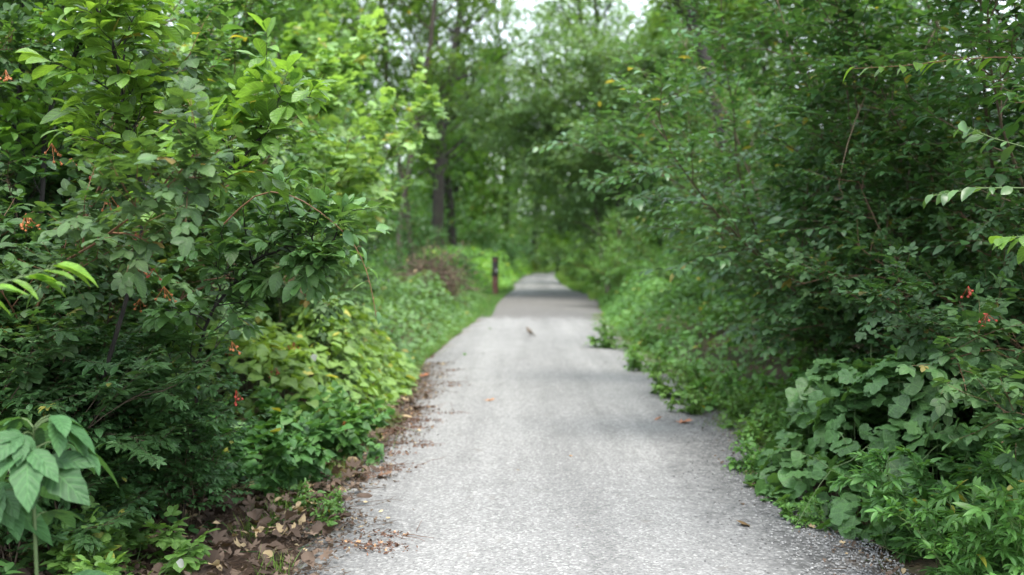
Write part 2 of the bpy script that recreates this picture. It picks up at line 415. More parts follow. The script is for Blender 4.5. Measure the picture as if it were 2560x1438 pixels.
# ground
m, t, N = mat('forest_floor')
tc = N('TexCoord'); f1 = noise(t, tc.outputs['Object'], .9, 6); f2 = noise(t, tc.outputs['Object'], 22, 8, .7); f3 = noise(t, tc.outputs['Object'], 90, 4)
c = ramp(t, f2, [(.3, (.035, .022, .014)), (.5, (.085, .050, .032)), (.68, (.16, .10, .065))])
c = mix(t, ramp(t, f1, [(.5, 0.), (.62, .8)]), c, (.045, .075, .022))
gx = N('SeparateXYZ'); t.links.new(tc.outputs['Object'], gx.inputs[0])
far = math_(t, 'MULTIPLY', math_(t, 'SUBTRACT', gx.outputs[1], 19.), .12, True)
c = mix(t, far, c, mix(t, f2, (.05, .11, .02), (.10, .19, .035)))
b = N('Bump'); b.inputs['Strength'].default_value = .9; b.inputs['Distance'].default_value = .03; t.links.new(f2, b.inputs['Height'])
p = N('BsdfPrincipled'); p.inputs['Roughness'].default_value = .95; t.links.new(c, p.inputs['Base Color']); t.links.new(b.outputs[0], p.inputs['Normal'])
o = N('OutputMaterial'); t.links.new(p.outputs[0], o.inputs[0]); M['floor'] = m
xs = np.concatenate([np.linspace(-600, -30, 12), np.linspace(-28, 28, 150), np.linspace(30, 600, 12)])
ys = np.concatenate([np.linspace(-300, -12, 8), np.linspace(-10, 80, 240), np.linspace(85, 900, 14)])
X, Y = np.meshgrid(xs, ys)
near = ((X > edge_l(Y) - .35) & (X < edge_r(Y) + .35))
Z = np.where(near, -.05, lump(X, Y) + .0)
o = link('ground', grid_mesh('ground', X, Y, Z, M['floor'])); setp(o, None, None, kind='structure')

# path
m, t, N = mat('old_asphalt')
tc = N('TexCoord'); ob = tc.outputs['Object']
ua = N('Attribute', attribute_name='leafuv'); us = N('SeparateXYZ'); t.links.new(ua.outputs['Vector'], us.inputs[0]); u_ = us.outputs[0]
gy = N('SeparateXYZ'); t.links.new(ob, gy.inputs[0])
vo = N('TexVoronoi'); vo.inputs['Scale'].default_value = 85; t.links.new(ob, vo.inputs['Vector'])
vs = N('SeparateColor'); t.links.new(vo.outputs['Color'], vs.inputs[0])
vo2 = N('TexVoronoi'); vo2.inputs['Scale'].default_value = 38; t.links.new(ob, vo2.inputs['Vector'])
vs2 = N('SeparateColor'); t.links.new(vo2.outputs['Color'], vs2.inputs[0])
fine = ramp(t, vs.outputs[0], [(.0, (.125, .125, .125)), (.35, (.183, .183, .183)), (.8, (.228, .228, .227)), (.97, (.33, .33, .325))])
coarse = ramp(t, vs2.outputs[0], [(.0, (.05, .05, .052)), (.45, (.14, .14, .143)), (.75, (.24, .24, .243)), (.95, (.40, .40, .40))])
coarse = mix(t, ramp(t, vo2.outputs['Distance'], [(.0, 1.), (.55, .25)]), (.03, .03, .03), coarse)
mps = N('Mapping'); mps.inputs['Scale'].default_value = (1, .3, 1); t.links.new(ob, mps.inputs[0]); stain = noise(t, mps.outputs[0], 1.1, 6, .6); stain2 = noise(t, ob, 3.2, 5, .65)
# stretched along travel: tyre wear
mp = N('Mapping'); mp.inputs['Scale'].default_value = (2.4, .12, 1); t.links.new(ob, mp.inputs[0]); streak = noise(t, mp.outputs[0], 1.5, 4)
base = mix(t, 1., fine, ramp(t, stain, [(.3, .88), (.5, .98), (.7, 1.05)]), 'MULTIPLY')
base = mix(t, 1., base, ramp(t, stain2, [(.25, .88), (.5, 1.), (.75, 1.06)]), 'MULTIPLY')
base = mix(t, 1., base, ramp(t, streak, [(.3, .86), (.7, 1.14)]), 'MULTIPLY')
# faint wheel tracks and hairline cracks
tk = math_(t, 'COSINE', math_(t, 'MULTIPLY', math_(t, 'SUBTRACT', u_, .27), 13.7))
base = mix(t, 1., base, ramp(t, math_(t, 'ADD', math_(t, 'MULTIPLY', tk, .5), .5), [(.1, .93), (.9, 1.06)]), 'MULTIPLY')
nz = N('TexNoise'); nz.inputs['Scale'].default_value = 2.2; nz.inputs['Detail'].default_value = 5; t.links.new(ob, nz.inputs['Vector'])
wv = mix(t, .35, ob, nz.outputs['Color'], 'ADD')
ck = N('TexVoronoi'); ck.feature = 'DISTANCE_TO_EDGE'; ck.inputs['Scale'].default_value = .9; t.links.new(wv, ck.inputs['Vector'])
cmask = math_(t, 'MULTIPLY', ramp(t, ck.outputs['Distance'], [(.0, 1.), (.012, 0.)]), ramp(t, noise(t, ob, .45, 3), [(.48, 0.), (.6, .55)]))
base = mix(t, cmask, base, (.06, .058, .055))
spot = ramp(t, noise(t, ob, 11, 3, .5), [(.66, 0.), (.74, .35)])
base = mix(t, spot, base, (.12, .105, .09))
# loose gravel towards the right edge near, and a far gravel band with tree shadow in its colour
er = math_(t, 'ADD', u_, math_(t, 'MULTIPLY', math_(t, 'SUBTRACT', stain2, .5), .45))
er = math_(t, 'MULTIPLY', math_(t, 'SUBTRACT', er, .66), 4., True)
nearf = math_(t, 'SUBTRACT', 1., math_(t, 'MULTIPLY', math_(t, 'SUBTRACT', gy.outputs[1], 7.), .18, True))
er = math_(t, 'MULTIPLY', er, nearf)
yw = math_(t, 'ADD', gy.outputs[1], math_(t, 'MULTIPLY', math_(t, 'SUBTRACT', stain2, .5), 7.))
gravel_shade = math_(t, 'MULTIPLY', math_(t, 'MULTIPLY', math_(t, 'SUBTRACT', yw, 20.4), 2., True), math_(t, 'SUBTRACT', 1., math_(t, 'MULTIPLY', math_(t, 'SUBTRACT', yw, 30.5), 1.5, True)))
mxg = math_(t, 'MAXIMUM', er, 0.)
col = mix(t, mxg, base, coarse)
gravel_shade_col = mix(t, stain2, (.125, .118, .11), (.20, .19, .182))
gravel_shade_col = mix(t, .45, gravel_shade_col, coarse)
col = mix(t, gravel_shade, col, gravel_shade_col)
# brown dirt along both edges
el = math_(t, 'ADD', math_(t, 'ABSOLUTE', math_(t, 'SUBTRACT', math_(t, 'MULTIPLY', u_, 2.), 1.)), math_(t, 'MULTIPLY', math_(t, 'SUBTRACT', stain2, .5), .6))
col = mix(t, math_(t, 'MULTIPLY', math_(t, 'SUBTRACT', el, .88), 3.2, True), col, (.16, .125, .10))
hgt = mix(t, mxg, vo.outputs['Distance'], vo2.outputs['Distance'])
b = N('Bump'); b.inputs['Strength'].default_value = .5; b.inputs['Distance'].default_value = .008; b.invert = True; t.links.new(hgt, b.inputs['Height'])
p = N('BsdfPrincipled'); p.inputs['Roughness'].default_value = .85; t.links.new(col, p.inputs['Base Color']); t.links.new(b.outputs[0], p.inputs['Normal'])
o = N('OutputMaterial'); t.links.new(p.outputs[0], o.inputs[0]); M['asphalt'] = m
ys = np.concatenate([np.linspace(-6, 25, 400), np.linspace(25.2, 78, 160)])
uu = np.linspace(0, 1, 26); U, Y = np.meshgrid(uu, ys)
rg = np.random.default_rng(5)
jl = np.convolve(rg.normal(0, .12, len(ys)+8), np.ones(5)/5, 'same')[4:-4]; jr = np.convolve(rg.normal(0, .16, len(ys)+8), np.ones(5)/5, 'same')[4:-4]
L_ = (edge_l(ys)-.12 + jl)[:, None]; R_ = (edge_r(ys)+.12 + jr)[:, None]
X = L_ + (R_-L_)*U
Z = .02 + .03*(1-(2*U-1)**2) - np.where((U < .01) | (U > .99), .06, 0)
o = link('path', grid_mesh('path', X, Y, Z, M['asphalt'], (U, Y))); setp(o, None, None, kind='structure')

# ------------------------------------------------------------------ plant prototypes
make_shrub('honey', 11, H=3.3, stems=11, lean=.42, nb=16, nt=9, nl=8, leaf='mid', size=.074, lm='shrub', arch=-.5, bl=.78, tl=.34, flat=.85, upj=.25, droop=.2)
make_shrub('honey2', 12, H=3.0, stems=10, lean=.38, nb=15, nt=9, nl=8, leaf='mid', size=.082, lm='shrub', arch=-.35, bl=.76, tl=.36, flat=.9, upj=.2, droop=.15)
make_shrub('bramble', 13, H=2.6, stems=13, lean=.45, nb=12, nt=7, nl=7, leaf='tri', size=.092, lm='bramble', wm='cane', wname='canes', arch=-1.5, bl=.45, tl=.22, base=.4, opp=False, droop=.5, upj=.3)
make_shrub('viney', 14, H=3.0, stems=10, lean=.42, nb=14, nt=8, nl=6, leaf='grape', size=.085, lm='vine', arch=-.6, bl=.75, tl=.30, opp=False, ang=1.1, droop=.5)
make_shrub('cherry', 15, H=2.2, stems=7, lean=.30, nb=10, nt=8, nl=8, leaf='ovate', size=.095, lm='dark', arch=-.3, bl=.75, tl=.32, opp=False, flat=.92, bup=.1, upj=.2, base=.15)
make_shrub('maplesap', 16, H=1.6, stems=4, lean=.4, nb=9, nt=5, nl=6, leaf='maple', size=.12, lm='dark', arch=-.3, bl=.7, tl=.26, flat=.9, base=.1, ang=1.1, upj=.2)
make_shrub('weedA', 17, H=.75, stems=16, lean=.5, nb=7, nt=2, nl=6, leaf='lance', size=.085, lm='weed', wm='stemg', wname='stalks', arch=-.3, bl=.16, tl=.10, base=.35, t0=.1, thick=.013)
make_shrub('weedB', 18, H=.6, stems=14, lean=.8, nb=6, nt=2, nl=5, leaf='heart', size=.095, lm='weed', wm='stemg', wname='stalks', arch=-.8, bl=.22, tl=.14, base=.35, opp=False, thick=.013)
make_shrub('grape', 19, H=1.1, stems=12, lean=1.1, nb=7, nt=3, nl=4, leaf='grape', size=.10, lm='grape', wm='stemg', wname='vine_stems', arch=-1.8, bl=.35, tl=.18, base=.3, opp=False, droop=.5, upj=.25, thick=.02)
make_shrub('farbush', 20, H=2.6, stems=8, lean=.7, nb=12, nt=9, nl=7, leaf='lo', size=.10, lm='shrub', arch=-.9, bl=.9, tl=.36)
make_shrub('farweed', 21, H=.9, stems=18, lean=.6, nb=7, nt=3, nl=6, leaf='lo', size=.11, lm='weed', wm='stemg', wname='stalks', arch=-.5, bl=.25, tl=.15, base=.5)
make_shrub('raspy', 22, H=.38, stems=7, lean=1., nb=5, nt=2, nl=3, leaf='tri', size=.12, lm='vine', wm='stemg', wname='stalks', arch=-.9, bl=.16, tl=.09, base=.15, opp=False, upj=.15, droop=.2, thick=.02)
make_shrub('tuft', 23, H=.22, stems=9, lean=.9, nb=6, nt=2, nl=5, leaf='mid', size=.035, lm='weed', wm='stemg', wname='stalks', arch=-.4, bl=.08, tl=.06, base=.12, thick=.02)

make_tree('tall', 31, H=17, R=4.2, trunk_r=.26, clear=.24, nl=30, nb=8, nt=7, nf=5, size=.18, shape='oval', bup=.35)
make_tree('tall2', 32, H=15, R=3.6, trunk_r=.12, clear=.25, nl=24, nb=8, nt=7, nf=6, size=.18, shape='flat', bup=.1, lm='tree', wm='bark2', lean=(.05, 0))
make_tree('dense', 33, H=11, R=3.4, trunk_r=.15, clear=.06, nl=36, nb=10, nt=10, nf=6, size=.18, shape='oval', bup=.2)
make_tree('under', 34, H=5.8, R=3.1, trunk_r=.075, clear=.25, nl=26, nb=11, nt=11, nf=7, size=.12, shape='flat', bup=-.15, lm='pale', wm='bark2', multi=2, flat=.85, tdroop=-.3)
make_tree('vinetree', 35, H=7.5, R=2.0, trunk_r=.10, clear=.1, nl=26, nb=9, nt=8, nf=6, leaf='lorou', size=.115, lm='vine', wm='bark2', shape='oval', bup=-.3, tdroop=-.5, flat=.3)

# ------------------------------------------------------------------ trees (trunks where the photograph shows them)
TREES = [
 # proto, x, y, scale, rz, colour, label, cat
 ('tall', P(1092, 0, 37)[0], 37, 1.0, .4, (.8, .85, .9), 'tall dark trunked tree just left of the path opening, thickest trunk in view'),
 ('tall2', P(992, 0, 29)[0], 29, 1.0, 1.2, (1, 1, 1), 'slim grey brown tree behind the sunlit vines, left of the thick dark trunk'),
 ('tall2', P(1030, 0, 30)[0], 30, .9, 3.9, (1.1, 1.1, .8), 'thinnest straight tree, between the slim grey tree and the thick dark trunk'),
 ('under', 2.85, 28, 1.15, 2.0, (1.6, 1.55, 1.6), 'small pale spreading tree leaning over the right side of the path'),
 ('vinetree', -4.4, 18.5, 1.0, 0.5, (.75, .85, .8), 'tree smothered in yellow green vines behind the left hedge'),
 ('dense', 7.6, 25, 1.0, 1.1, (1, 1, .9), 'leafy tree rising behind the middle of the right hedge'),
 ('tall', 5.2, 47, .95, 2.2, (.9, 1, .9), 'tall tree with dark trunk deep in the wood right of the small pale tree'),
 ('tall', -7.0, 44, 1.1, 4.2, (1.1, 1.1, .9), 'tall tree deep behind the vine smothered tree on the left'),
 ('dense', -9.5, 30, 1.15, 2.9, (1.1, 1.15, .9), 'bushy tree behind the upper left sapling'),
 ('dense', -2.2, 58, 1.0, .2, (.75, .85, .8), 'dense dark tree far beyond the post'),
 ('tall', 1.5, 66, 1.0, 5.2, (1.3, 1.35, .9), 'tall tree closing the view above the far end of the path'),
 ('dense', 5.5, 63, 1.0, 3.1, (1.0, 1.15, .8), 'bushy tree at the bend where the path disappears'),
 ('tall2', 9.5, 38, 1.1, 2.2, (1, 1, 1), 'flat crowned tree farthest right in the wood'),
 ('tall', -13, 52, 1.1, 1.2, (1.2, 1.2, .9), 'bright tall tree far back above the left hedge'),
 ('dense', 11, 53, 1.2, 1.7, (1.0, 1.1, .8), 'bright bushy tree far back above the right hedge'),
 ('dense', -5.5, 66, 1.1, 2.7, (1.3, 1.3, .9), 'sunlit yellow green tree seen low through the gap over the post'),  # bright tint paints the sunlight on this crown
 ('tall', -9, 18, .75, 3.3, (1.2, 1.2, .8), 'leafy tree behind the bramble bush on the far left'),
 ('tall', P(1130, 0, 45)[0], 45, .9, 1.6, (.8, .9, .8), 'dark slender tree right of the thick dark trunk, its crown hanging over the path'),
 ('tall', -.4, 60, .98, 4.0, (1, 1.05, .8), 'tall tree straight above the far end of the path, left of its bend'),
 ('dense', -3.6, 57, 1.1, 3.3, (1.15, 1.2, .85), 'light green tree low behind the thick dark trunk'),
 ('dense', 5.2, 34, .65, .7, (1.1, 1.2, .95), 'dense tree right behind the small pale tree'),
 ('dense', -8.0, 40, 1.05, 1.9, (.9, 1.05, .85), 'dense tree behind the slim grey tree on the left'),
 ('tall', 6.0, 28, .9, .9, (.95, 1.1, .85), 'tall tree whose crown overhangs the leaning bare trunk'),
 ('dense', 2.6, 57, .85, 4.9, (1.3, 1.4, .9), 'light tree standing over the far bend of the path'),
 ('tall', 3.6, 40, .78, 3.9, (1.25, 1.35, .9), 'tall tree right of the path with branches meeting over it'),
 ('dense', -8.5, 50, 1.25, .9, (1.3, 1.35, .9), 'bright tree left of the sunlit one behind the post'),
 ('dense', 9.0, 46, 1.1, 5.9, (1.1, 1.2, .8), 'light green tree behind the tall right hedge shrub'),
 ('dense', 11.5, 15, 1.0, 4.4, (.9, 1, .9), 'tree filling the upper right corner behind the hedge'),
]
for pr, x, y, s, rz, col_, lab in TREES:
    place(pr, {'under': 'small_tree', 'vinetree': 'vine_covered_tree'}.get(pr, 'broadleaf_tree'), x, y, s, rz, lab, 'tree', 'trees of the wood around the path', col_)

# leaning bare trunk upper right
def custom_tree(name, pts, r0, r1, label, leafs, key, size, lm, wm='bark2', seed=1, n=40, ln=1.2, cat='tree', group=None, nt=7, nf=6, lift=.3, tmin=.3, color=None, wn='trunk', fn='crown', tl=.45, droop=.3):
    rng = np.random.default_rng(seed)
    pts = np.array(pts, float)
    tt = np.linspace(0, 1, len(pts)); K = 16; ti = np.linspace(0, 1, K+1)
    sm = np.stack([np.interp(ti, tt, pts[:, i]) for i in range(3)], 1)
    sm[1:-1] = (sm[:-2]+2*sm[1:-1]+sm[2:])/4; sm[1:-1] += rng.normal(0, r0*.25+.006, (K-1, 3)); sm[1:-1, 0] += .011*np.sin(np.arange(1, K)*1.1+seed)
    base = sm[0].copy(); sm = sm - base
    Tk, W, Fo = Acc(), Acc(), Acc()
    tr = sm[None]; tubes(Tk, tr, r0, r1, 8)
    p, D, ix, t = spawn(rng, tr, n, tmin, 1., 1.)
    D[:, 2] += lift
    br = paths(rng, p, D, ln*rng.uniform(.5, 1.2, n)*(1.1-.6*t), 5, .1, .15)
    tubes(W, br, max(.004, r0*.25), .002, 4)
    p, D, ix2, t2 = spawn(rng, br, nt, .15, 1., .9, .7)
    tw = paths(rng, p, D, tl*ln*rng.uniform(.4, 1., len(t2)), 3, -.1, .1)
    tubes(W, tw, max(.0022, r0*.06), .001, 3)
    leaves_on(Fo, rng, tw, nf, key, size, .9, .1, droop, .3, False, grp=np.repeat(rng.random(n), nt))
    leaves_on(Fo, rng, br[:, -3:], 4, key, size, .9, 0, droop, .3, False)
    e = bpy.data.objects.new(name, None); COL.objects.link(e); e.location = base
    setp(e, label, cat, group)
    link(wn, Tk.mesh(name+'_t', M[wm]), e); link('branching', W.mesh(name+'_w', M[wm]), e); link(fn, Fo.mesh(name+'_f', M[lm]), e, color)
    return e
custom_tree('leaning_tree', [(P(1870,0,19)[0], 19, 0), P(1850, 560, 19), P(1800, 330, 19), P(1770, 170, 19), P(1735, 70, 19), P(1690, -30, 19), P(1640, -160, 19)], .13, .09,
            'bare brown trunk leaning left out of the top of the right hedge', 0, 'lo', .13, 'tree', 'bark', 41, 26, 2.2, 'tree', tmin=.62, tl=.4)
# sapling in front on the left: crooked dark stem and forks, big bright leaves
D0_ = 4.3
sap = custom_tree('broadleaf_sapling', [(P(170,0,4.8)[0], 4.8, 0), P(235, 960, 4.6), P(318, 740, 4.45), P(345, 640, 4.4), P(385, 500, D0_), P(340, 430, D0_), P(308, 370, D0_), P(312, 260, D0_), P(308, 150, 4.2), P(250, 60, 4.1), P(200, -60, 4.1)], .011, .004,
            'slim sapling with crooked dark stem and big glossy bright leaves at the upper left', 0, 'obov', .112, 'broad', 'bark', 42, 22, .40, 'sapling', tmin=.42, nt=4, nf=4, wn='stem', fn='foliage', tl=.5)
custom_tree('broadleaf_sapling', [P(385, 505, D0_), P(430, 470, 4.2), P(500, 470, 4.15), P(560, 450, 4.1), P(620, 380, 4.1), P(665, 300, 4.1), P(700, 230, 4.1)], .010, .004,
            'bright leafy fork of sapling reaching right from the crooked stem, with one yellow leaf', 0, 'obov', .105, 'broad', 'bark', 43, 14, .32, 'sapling', tmin=.25, nt=4, nf=4, wn='stem', fn='foliage', tl=.5)
custom_tree('cherry_sapling', [(P(430,0,5.2)[0], 5.2, 0), P(500, 850, 5.1), P(575, 710, 4.95), P(650, 640, 4.8), P(740, 620, 4.7), P(830, 610, 4.6)], .010, .004,
            'dark sapling whose layered leafy tips reach out to the right below the arching cane', 0, 'ovate', .088, 'dark', 'bark', 44, 34, .42, 'sapling', tmin=.10, nt=5, nf=5, lift=.35, wn='stem', fn='foliage', color=(1.3, 1.35, 1.2), droop=.08)
custom_tree('young_tree', [(P(80,0,6.)[0], 6., 0), P(60, 900, 6.), P(45, 700, 6.), P(45, 450, 6.), P(50, 200, 6.), P(60, 0, 6.)], .02, .012,
            'upright dark stemmed young tree at the far left edge behind the brambles', 0, 'ovate', .10, 'shrub', 'bark', 45, 28, .8, 'tree', tmin=.25, nt=7, nf=6, wn='trunk')
custom_tree('young_tree', [(P(30,0,5.7)[0], 5.7, 0), P(45, 800, 5.6), P(60, 640, 5.6), P(110, 470, 5.6), P(130, 240, 5.6), P(175, 150, 5.6), P(260, 20, 5.5), P(330, -60, 5.5)], .016, .01,
            'dark forked young tree crossing behind the top of the crooked sapling', 0, 'ovate', .095, 'broad', 'bark', 46, 22, .6, 'tree', tmin=.4, nt=6, nf=6, wn='trunk')

# ------------------------------------------------------------------ hedge shrubs
SH = [
 # left side, near to far
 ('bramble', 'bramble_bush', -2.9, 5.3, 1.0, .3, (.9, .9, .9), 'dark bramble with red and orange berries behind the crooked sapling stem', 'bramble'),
 ('bramble', 'bramble_bush', -3.9, 4.9, .95, 2.3, (.7, .75, .7), 'shaded bramble at the left edge, left of the berried bramble', 'bramble'),  # hedge shade is put into the darkened tint
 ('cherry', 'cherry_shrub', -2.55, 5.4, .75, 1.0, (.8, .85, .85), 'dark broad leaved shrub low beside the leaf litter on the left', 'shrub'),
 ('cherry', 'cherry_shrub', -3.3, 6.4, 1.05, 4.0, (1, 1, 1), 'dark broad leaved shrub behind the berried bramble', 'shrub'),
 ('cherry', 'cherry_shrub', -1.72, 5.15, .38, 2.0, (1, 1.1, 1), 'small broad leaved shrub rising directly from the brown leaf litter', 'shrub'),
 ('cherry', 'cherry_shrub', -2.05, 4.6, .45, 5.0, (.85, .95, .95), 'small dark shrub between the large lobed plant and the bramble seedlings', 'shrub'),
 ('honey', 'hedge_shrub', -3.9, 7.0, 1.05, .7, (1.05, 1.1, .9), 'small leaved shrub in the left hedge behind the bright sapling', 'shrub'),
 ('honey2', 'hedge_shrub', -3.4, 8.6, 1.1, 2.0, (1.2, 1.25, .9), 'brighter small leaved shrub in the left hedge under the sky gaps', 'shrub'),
 ('viney', 'vine_draped_shrub', -3.3, 10.3, 1.15, 1.1, (1.4, 1.3, 1.5), 'tall yellow green vine draped shrub in the middle of the left hedge', 'shrub'),  # tint brightened here and on the next to carry sun on the vines
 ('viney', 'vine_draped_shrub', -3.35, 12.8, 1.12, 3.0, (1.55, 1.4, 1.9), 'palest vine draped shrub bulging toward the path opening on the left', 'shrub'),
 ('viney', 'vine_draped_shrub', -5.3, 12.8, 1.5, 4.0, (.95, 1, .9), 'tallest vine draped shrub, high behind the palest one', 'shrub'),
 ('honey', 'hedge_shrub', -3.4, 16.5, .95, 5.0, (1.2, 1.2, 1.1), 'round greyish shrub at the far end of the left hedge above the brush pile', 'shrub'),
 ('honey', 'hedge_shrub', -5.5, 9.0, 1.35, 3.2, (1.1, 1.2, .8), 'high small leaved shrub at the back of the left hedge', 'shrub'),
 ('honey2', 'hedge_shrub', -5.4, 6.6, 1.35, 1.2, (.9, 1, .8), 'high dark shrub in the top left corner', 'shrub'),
 ('honey2', 'hedge_shrub', -2.5, 9.2, .62, 3.7, (.55, .6, .6), 'low shaded shrub in the dark hollow right of the layered sapling', 'shrub'),  # darkened tint carries the shade of the hollow
 # right side
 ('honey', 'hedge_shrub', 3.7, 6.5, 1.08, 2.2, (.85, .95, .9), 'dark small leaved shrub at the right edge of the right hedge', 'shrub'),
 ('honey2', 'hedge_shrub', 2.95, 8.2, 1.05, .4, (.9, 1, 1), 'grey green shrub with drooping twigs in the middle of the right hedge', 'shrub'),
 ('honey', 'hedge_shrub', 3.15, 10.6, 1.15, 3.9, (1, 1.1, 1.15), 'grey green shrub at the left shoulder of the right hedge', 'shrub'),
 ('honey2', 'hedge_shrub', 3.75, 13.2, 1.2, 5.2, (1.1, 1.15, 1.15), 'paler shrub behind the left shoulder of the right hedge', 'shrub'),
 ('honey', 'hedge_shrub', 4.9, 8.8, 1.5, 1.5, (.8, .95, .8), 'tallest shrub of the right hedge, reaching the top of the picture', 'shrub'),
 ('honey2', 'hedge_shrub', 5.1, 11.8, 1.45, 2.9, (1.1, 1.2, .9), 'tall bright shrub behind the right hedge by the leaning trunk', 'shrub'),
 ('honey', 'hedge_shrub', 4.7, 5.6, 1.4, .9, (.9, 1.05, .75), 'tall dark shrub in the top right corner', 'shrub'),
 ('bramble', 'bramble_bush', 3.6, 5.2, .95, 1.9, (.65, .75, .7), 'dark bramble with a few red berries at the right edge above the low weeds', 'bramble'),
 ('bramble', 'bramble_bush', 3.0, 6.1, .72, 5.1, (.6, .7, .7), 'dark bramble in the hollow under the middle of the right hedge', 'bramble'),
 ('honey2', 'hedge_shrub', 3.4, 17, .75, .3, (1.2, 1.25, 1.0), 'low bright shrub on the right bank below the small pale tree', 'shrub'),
 ('honey', 'hedge_shrub', 5.6, 17.5, 1.2, 2.0, (1, 1.1, 1), 'broad shrub right of the bright shrub on the right bank', 'shrub'),
 # far middle
 ('farbush', 'roadside_bush', P(1245, 0, 50)[0], 50, 1.0, .3, (1.1, 1.2, 1.2), 'rounded pale green bush just behind the wooden post', 'bush'),
 ('farbush', 'roadside_bush', P(1150, 0, 52)[0], 52, .8, 1.3, (1.3, 1.4, 1.0), 'bright green bush left of the rounded one behind the post', 'bush'),
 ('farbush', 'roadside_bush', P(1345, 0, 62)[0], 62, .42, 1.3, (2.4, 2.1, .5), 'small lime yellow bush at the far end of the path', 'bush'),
 ('farbush', 'roadside_bush', P(1450, 0, 40)[0], 40, .9, 2.3, (1.5, 1.6, .9), 'bright bush hanging over the right side of the far path', 'bush'),
 ('farbush', 'roadside_bush', P(1520, 0, 33)[0], 33, .9, 4.3, (1.1, 1.2, .9), 'bush at the foot of the small pale tree', 'bush'),
 ('farbush', 'roadside_bush', P(1590, 0, 25)[0], 25, .8, 5.3, (1.4, 1.45, 1.), 'bush on the right bank in front of the small pale tree', 'bush'),
 ('farbush', 'roadside_bush', P(1320, 0, 70)[0], 70, 1.3, 5.3, (1.0, 1.2, .7), 'large bush left of the path end, behind the lime yellow bush', 'bush'),
 ('farbush', 'roadside_bush', P(1175, 0, 55)[0], 55, 1.9, 2.7, (1.4, 1.5, .9), 'tall bright bush far behind the post, filling the gap under the trees', 'bush'),
 ('farbush', 'roadside_bush', P(1060, 0, 50)[0], 50, 1.8, .7, (1.2, 1.35, .9), 'tall bush seen between the thick dark trunk and the slim trees', 'bush'),
 ('farbush', 'roadside_bush', P(960, 0, 45)[0], 45, 2.0, 5.7, (1.1, 1.2, .9), 'tall bush far behind the slim trees on the left', 'bush'),
 ('farbush', 'roadside_bush', P(1260, 0, 66)[0], 66, 1.9, 4.4, (1.3, 1.4, .9), 'tall pale bush in the distance above the rounded one', 'bush'),
 ('farbush', 'roadside_bush', P(1010, 0, 26)[0], 26, .9, 1.7, (.8, .9, .8), 'dull bush behind the brown brush pile', 'bush'),
]
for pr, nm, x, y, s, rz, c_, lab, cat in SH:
    place(pr, nm, x, y, s, rz, lab, cat, {'bramble': 'brambles in the hedges', 'bush': 'bushes beside the far path'}.get(cat, 'shrubs of the two hedges'), c_)

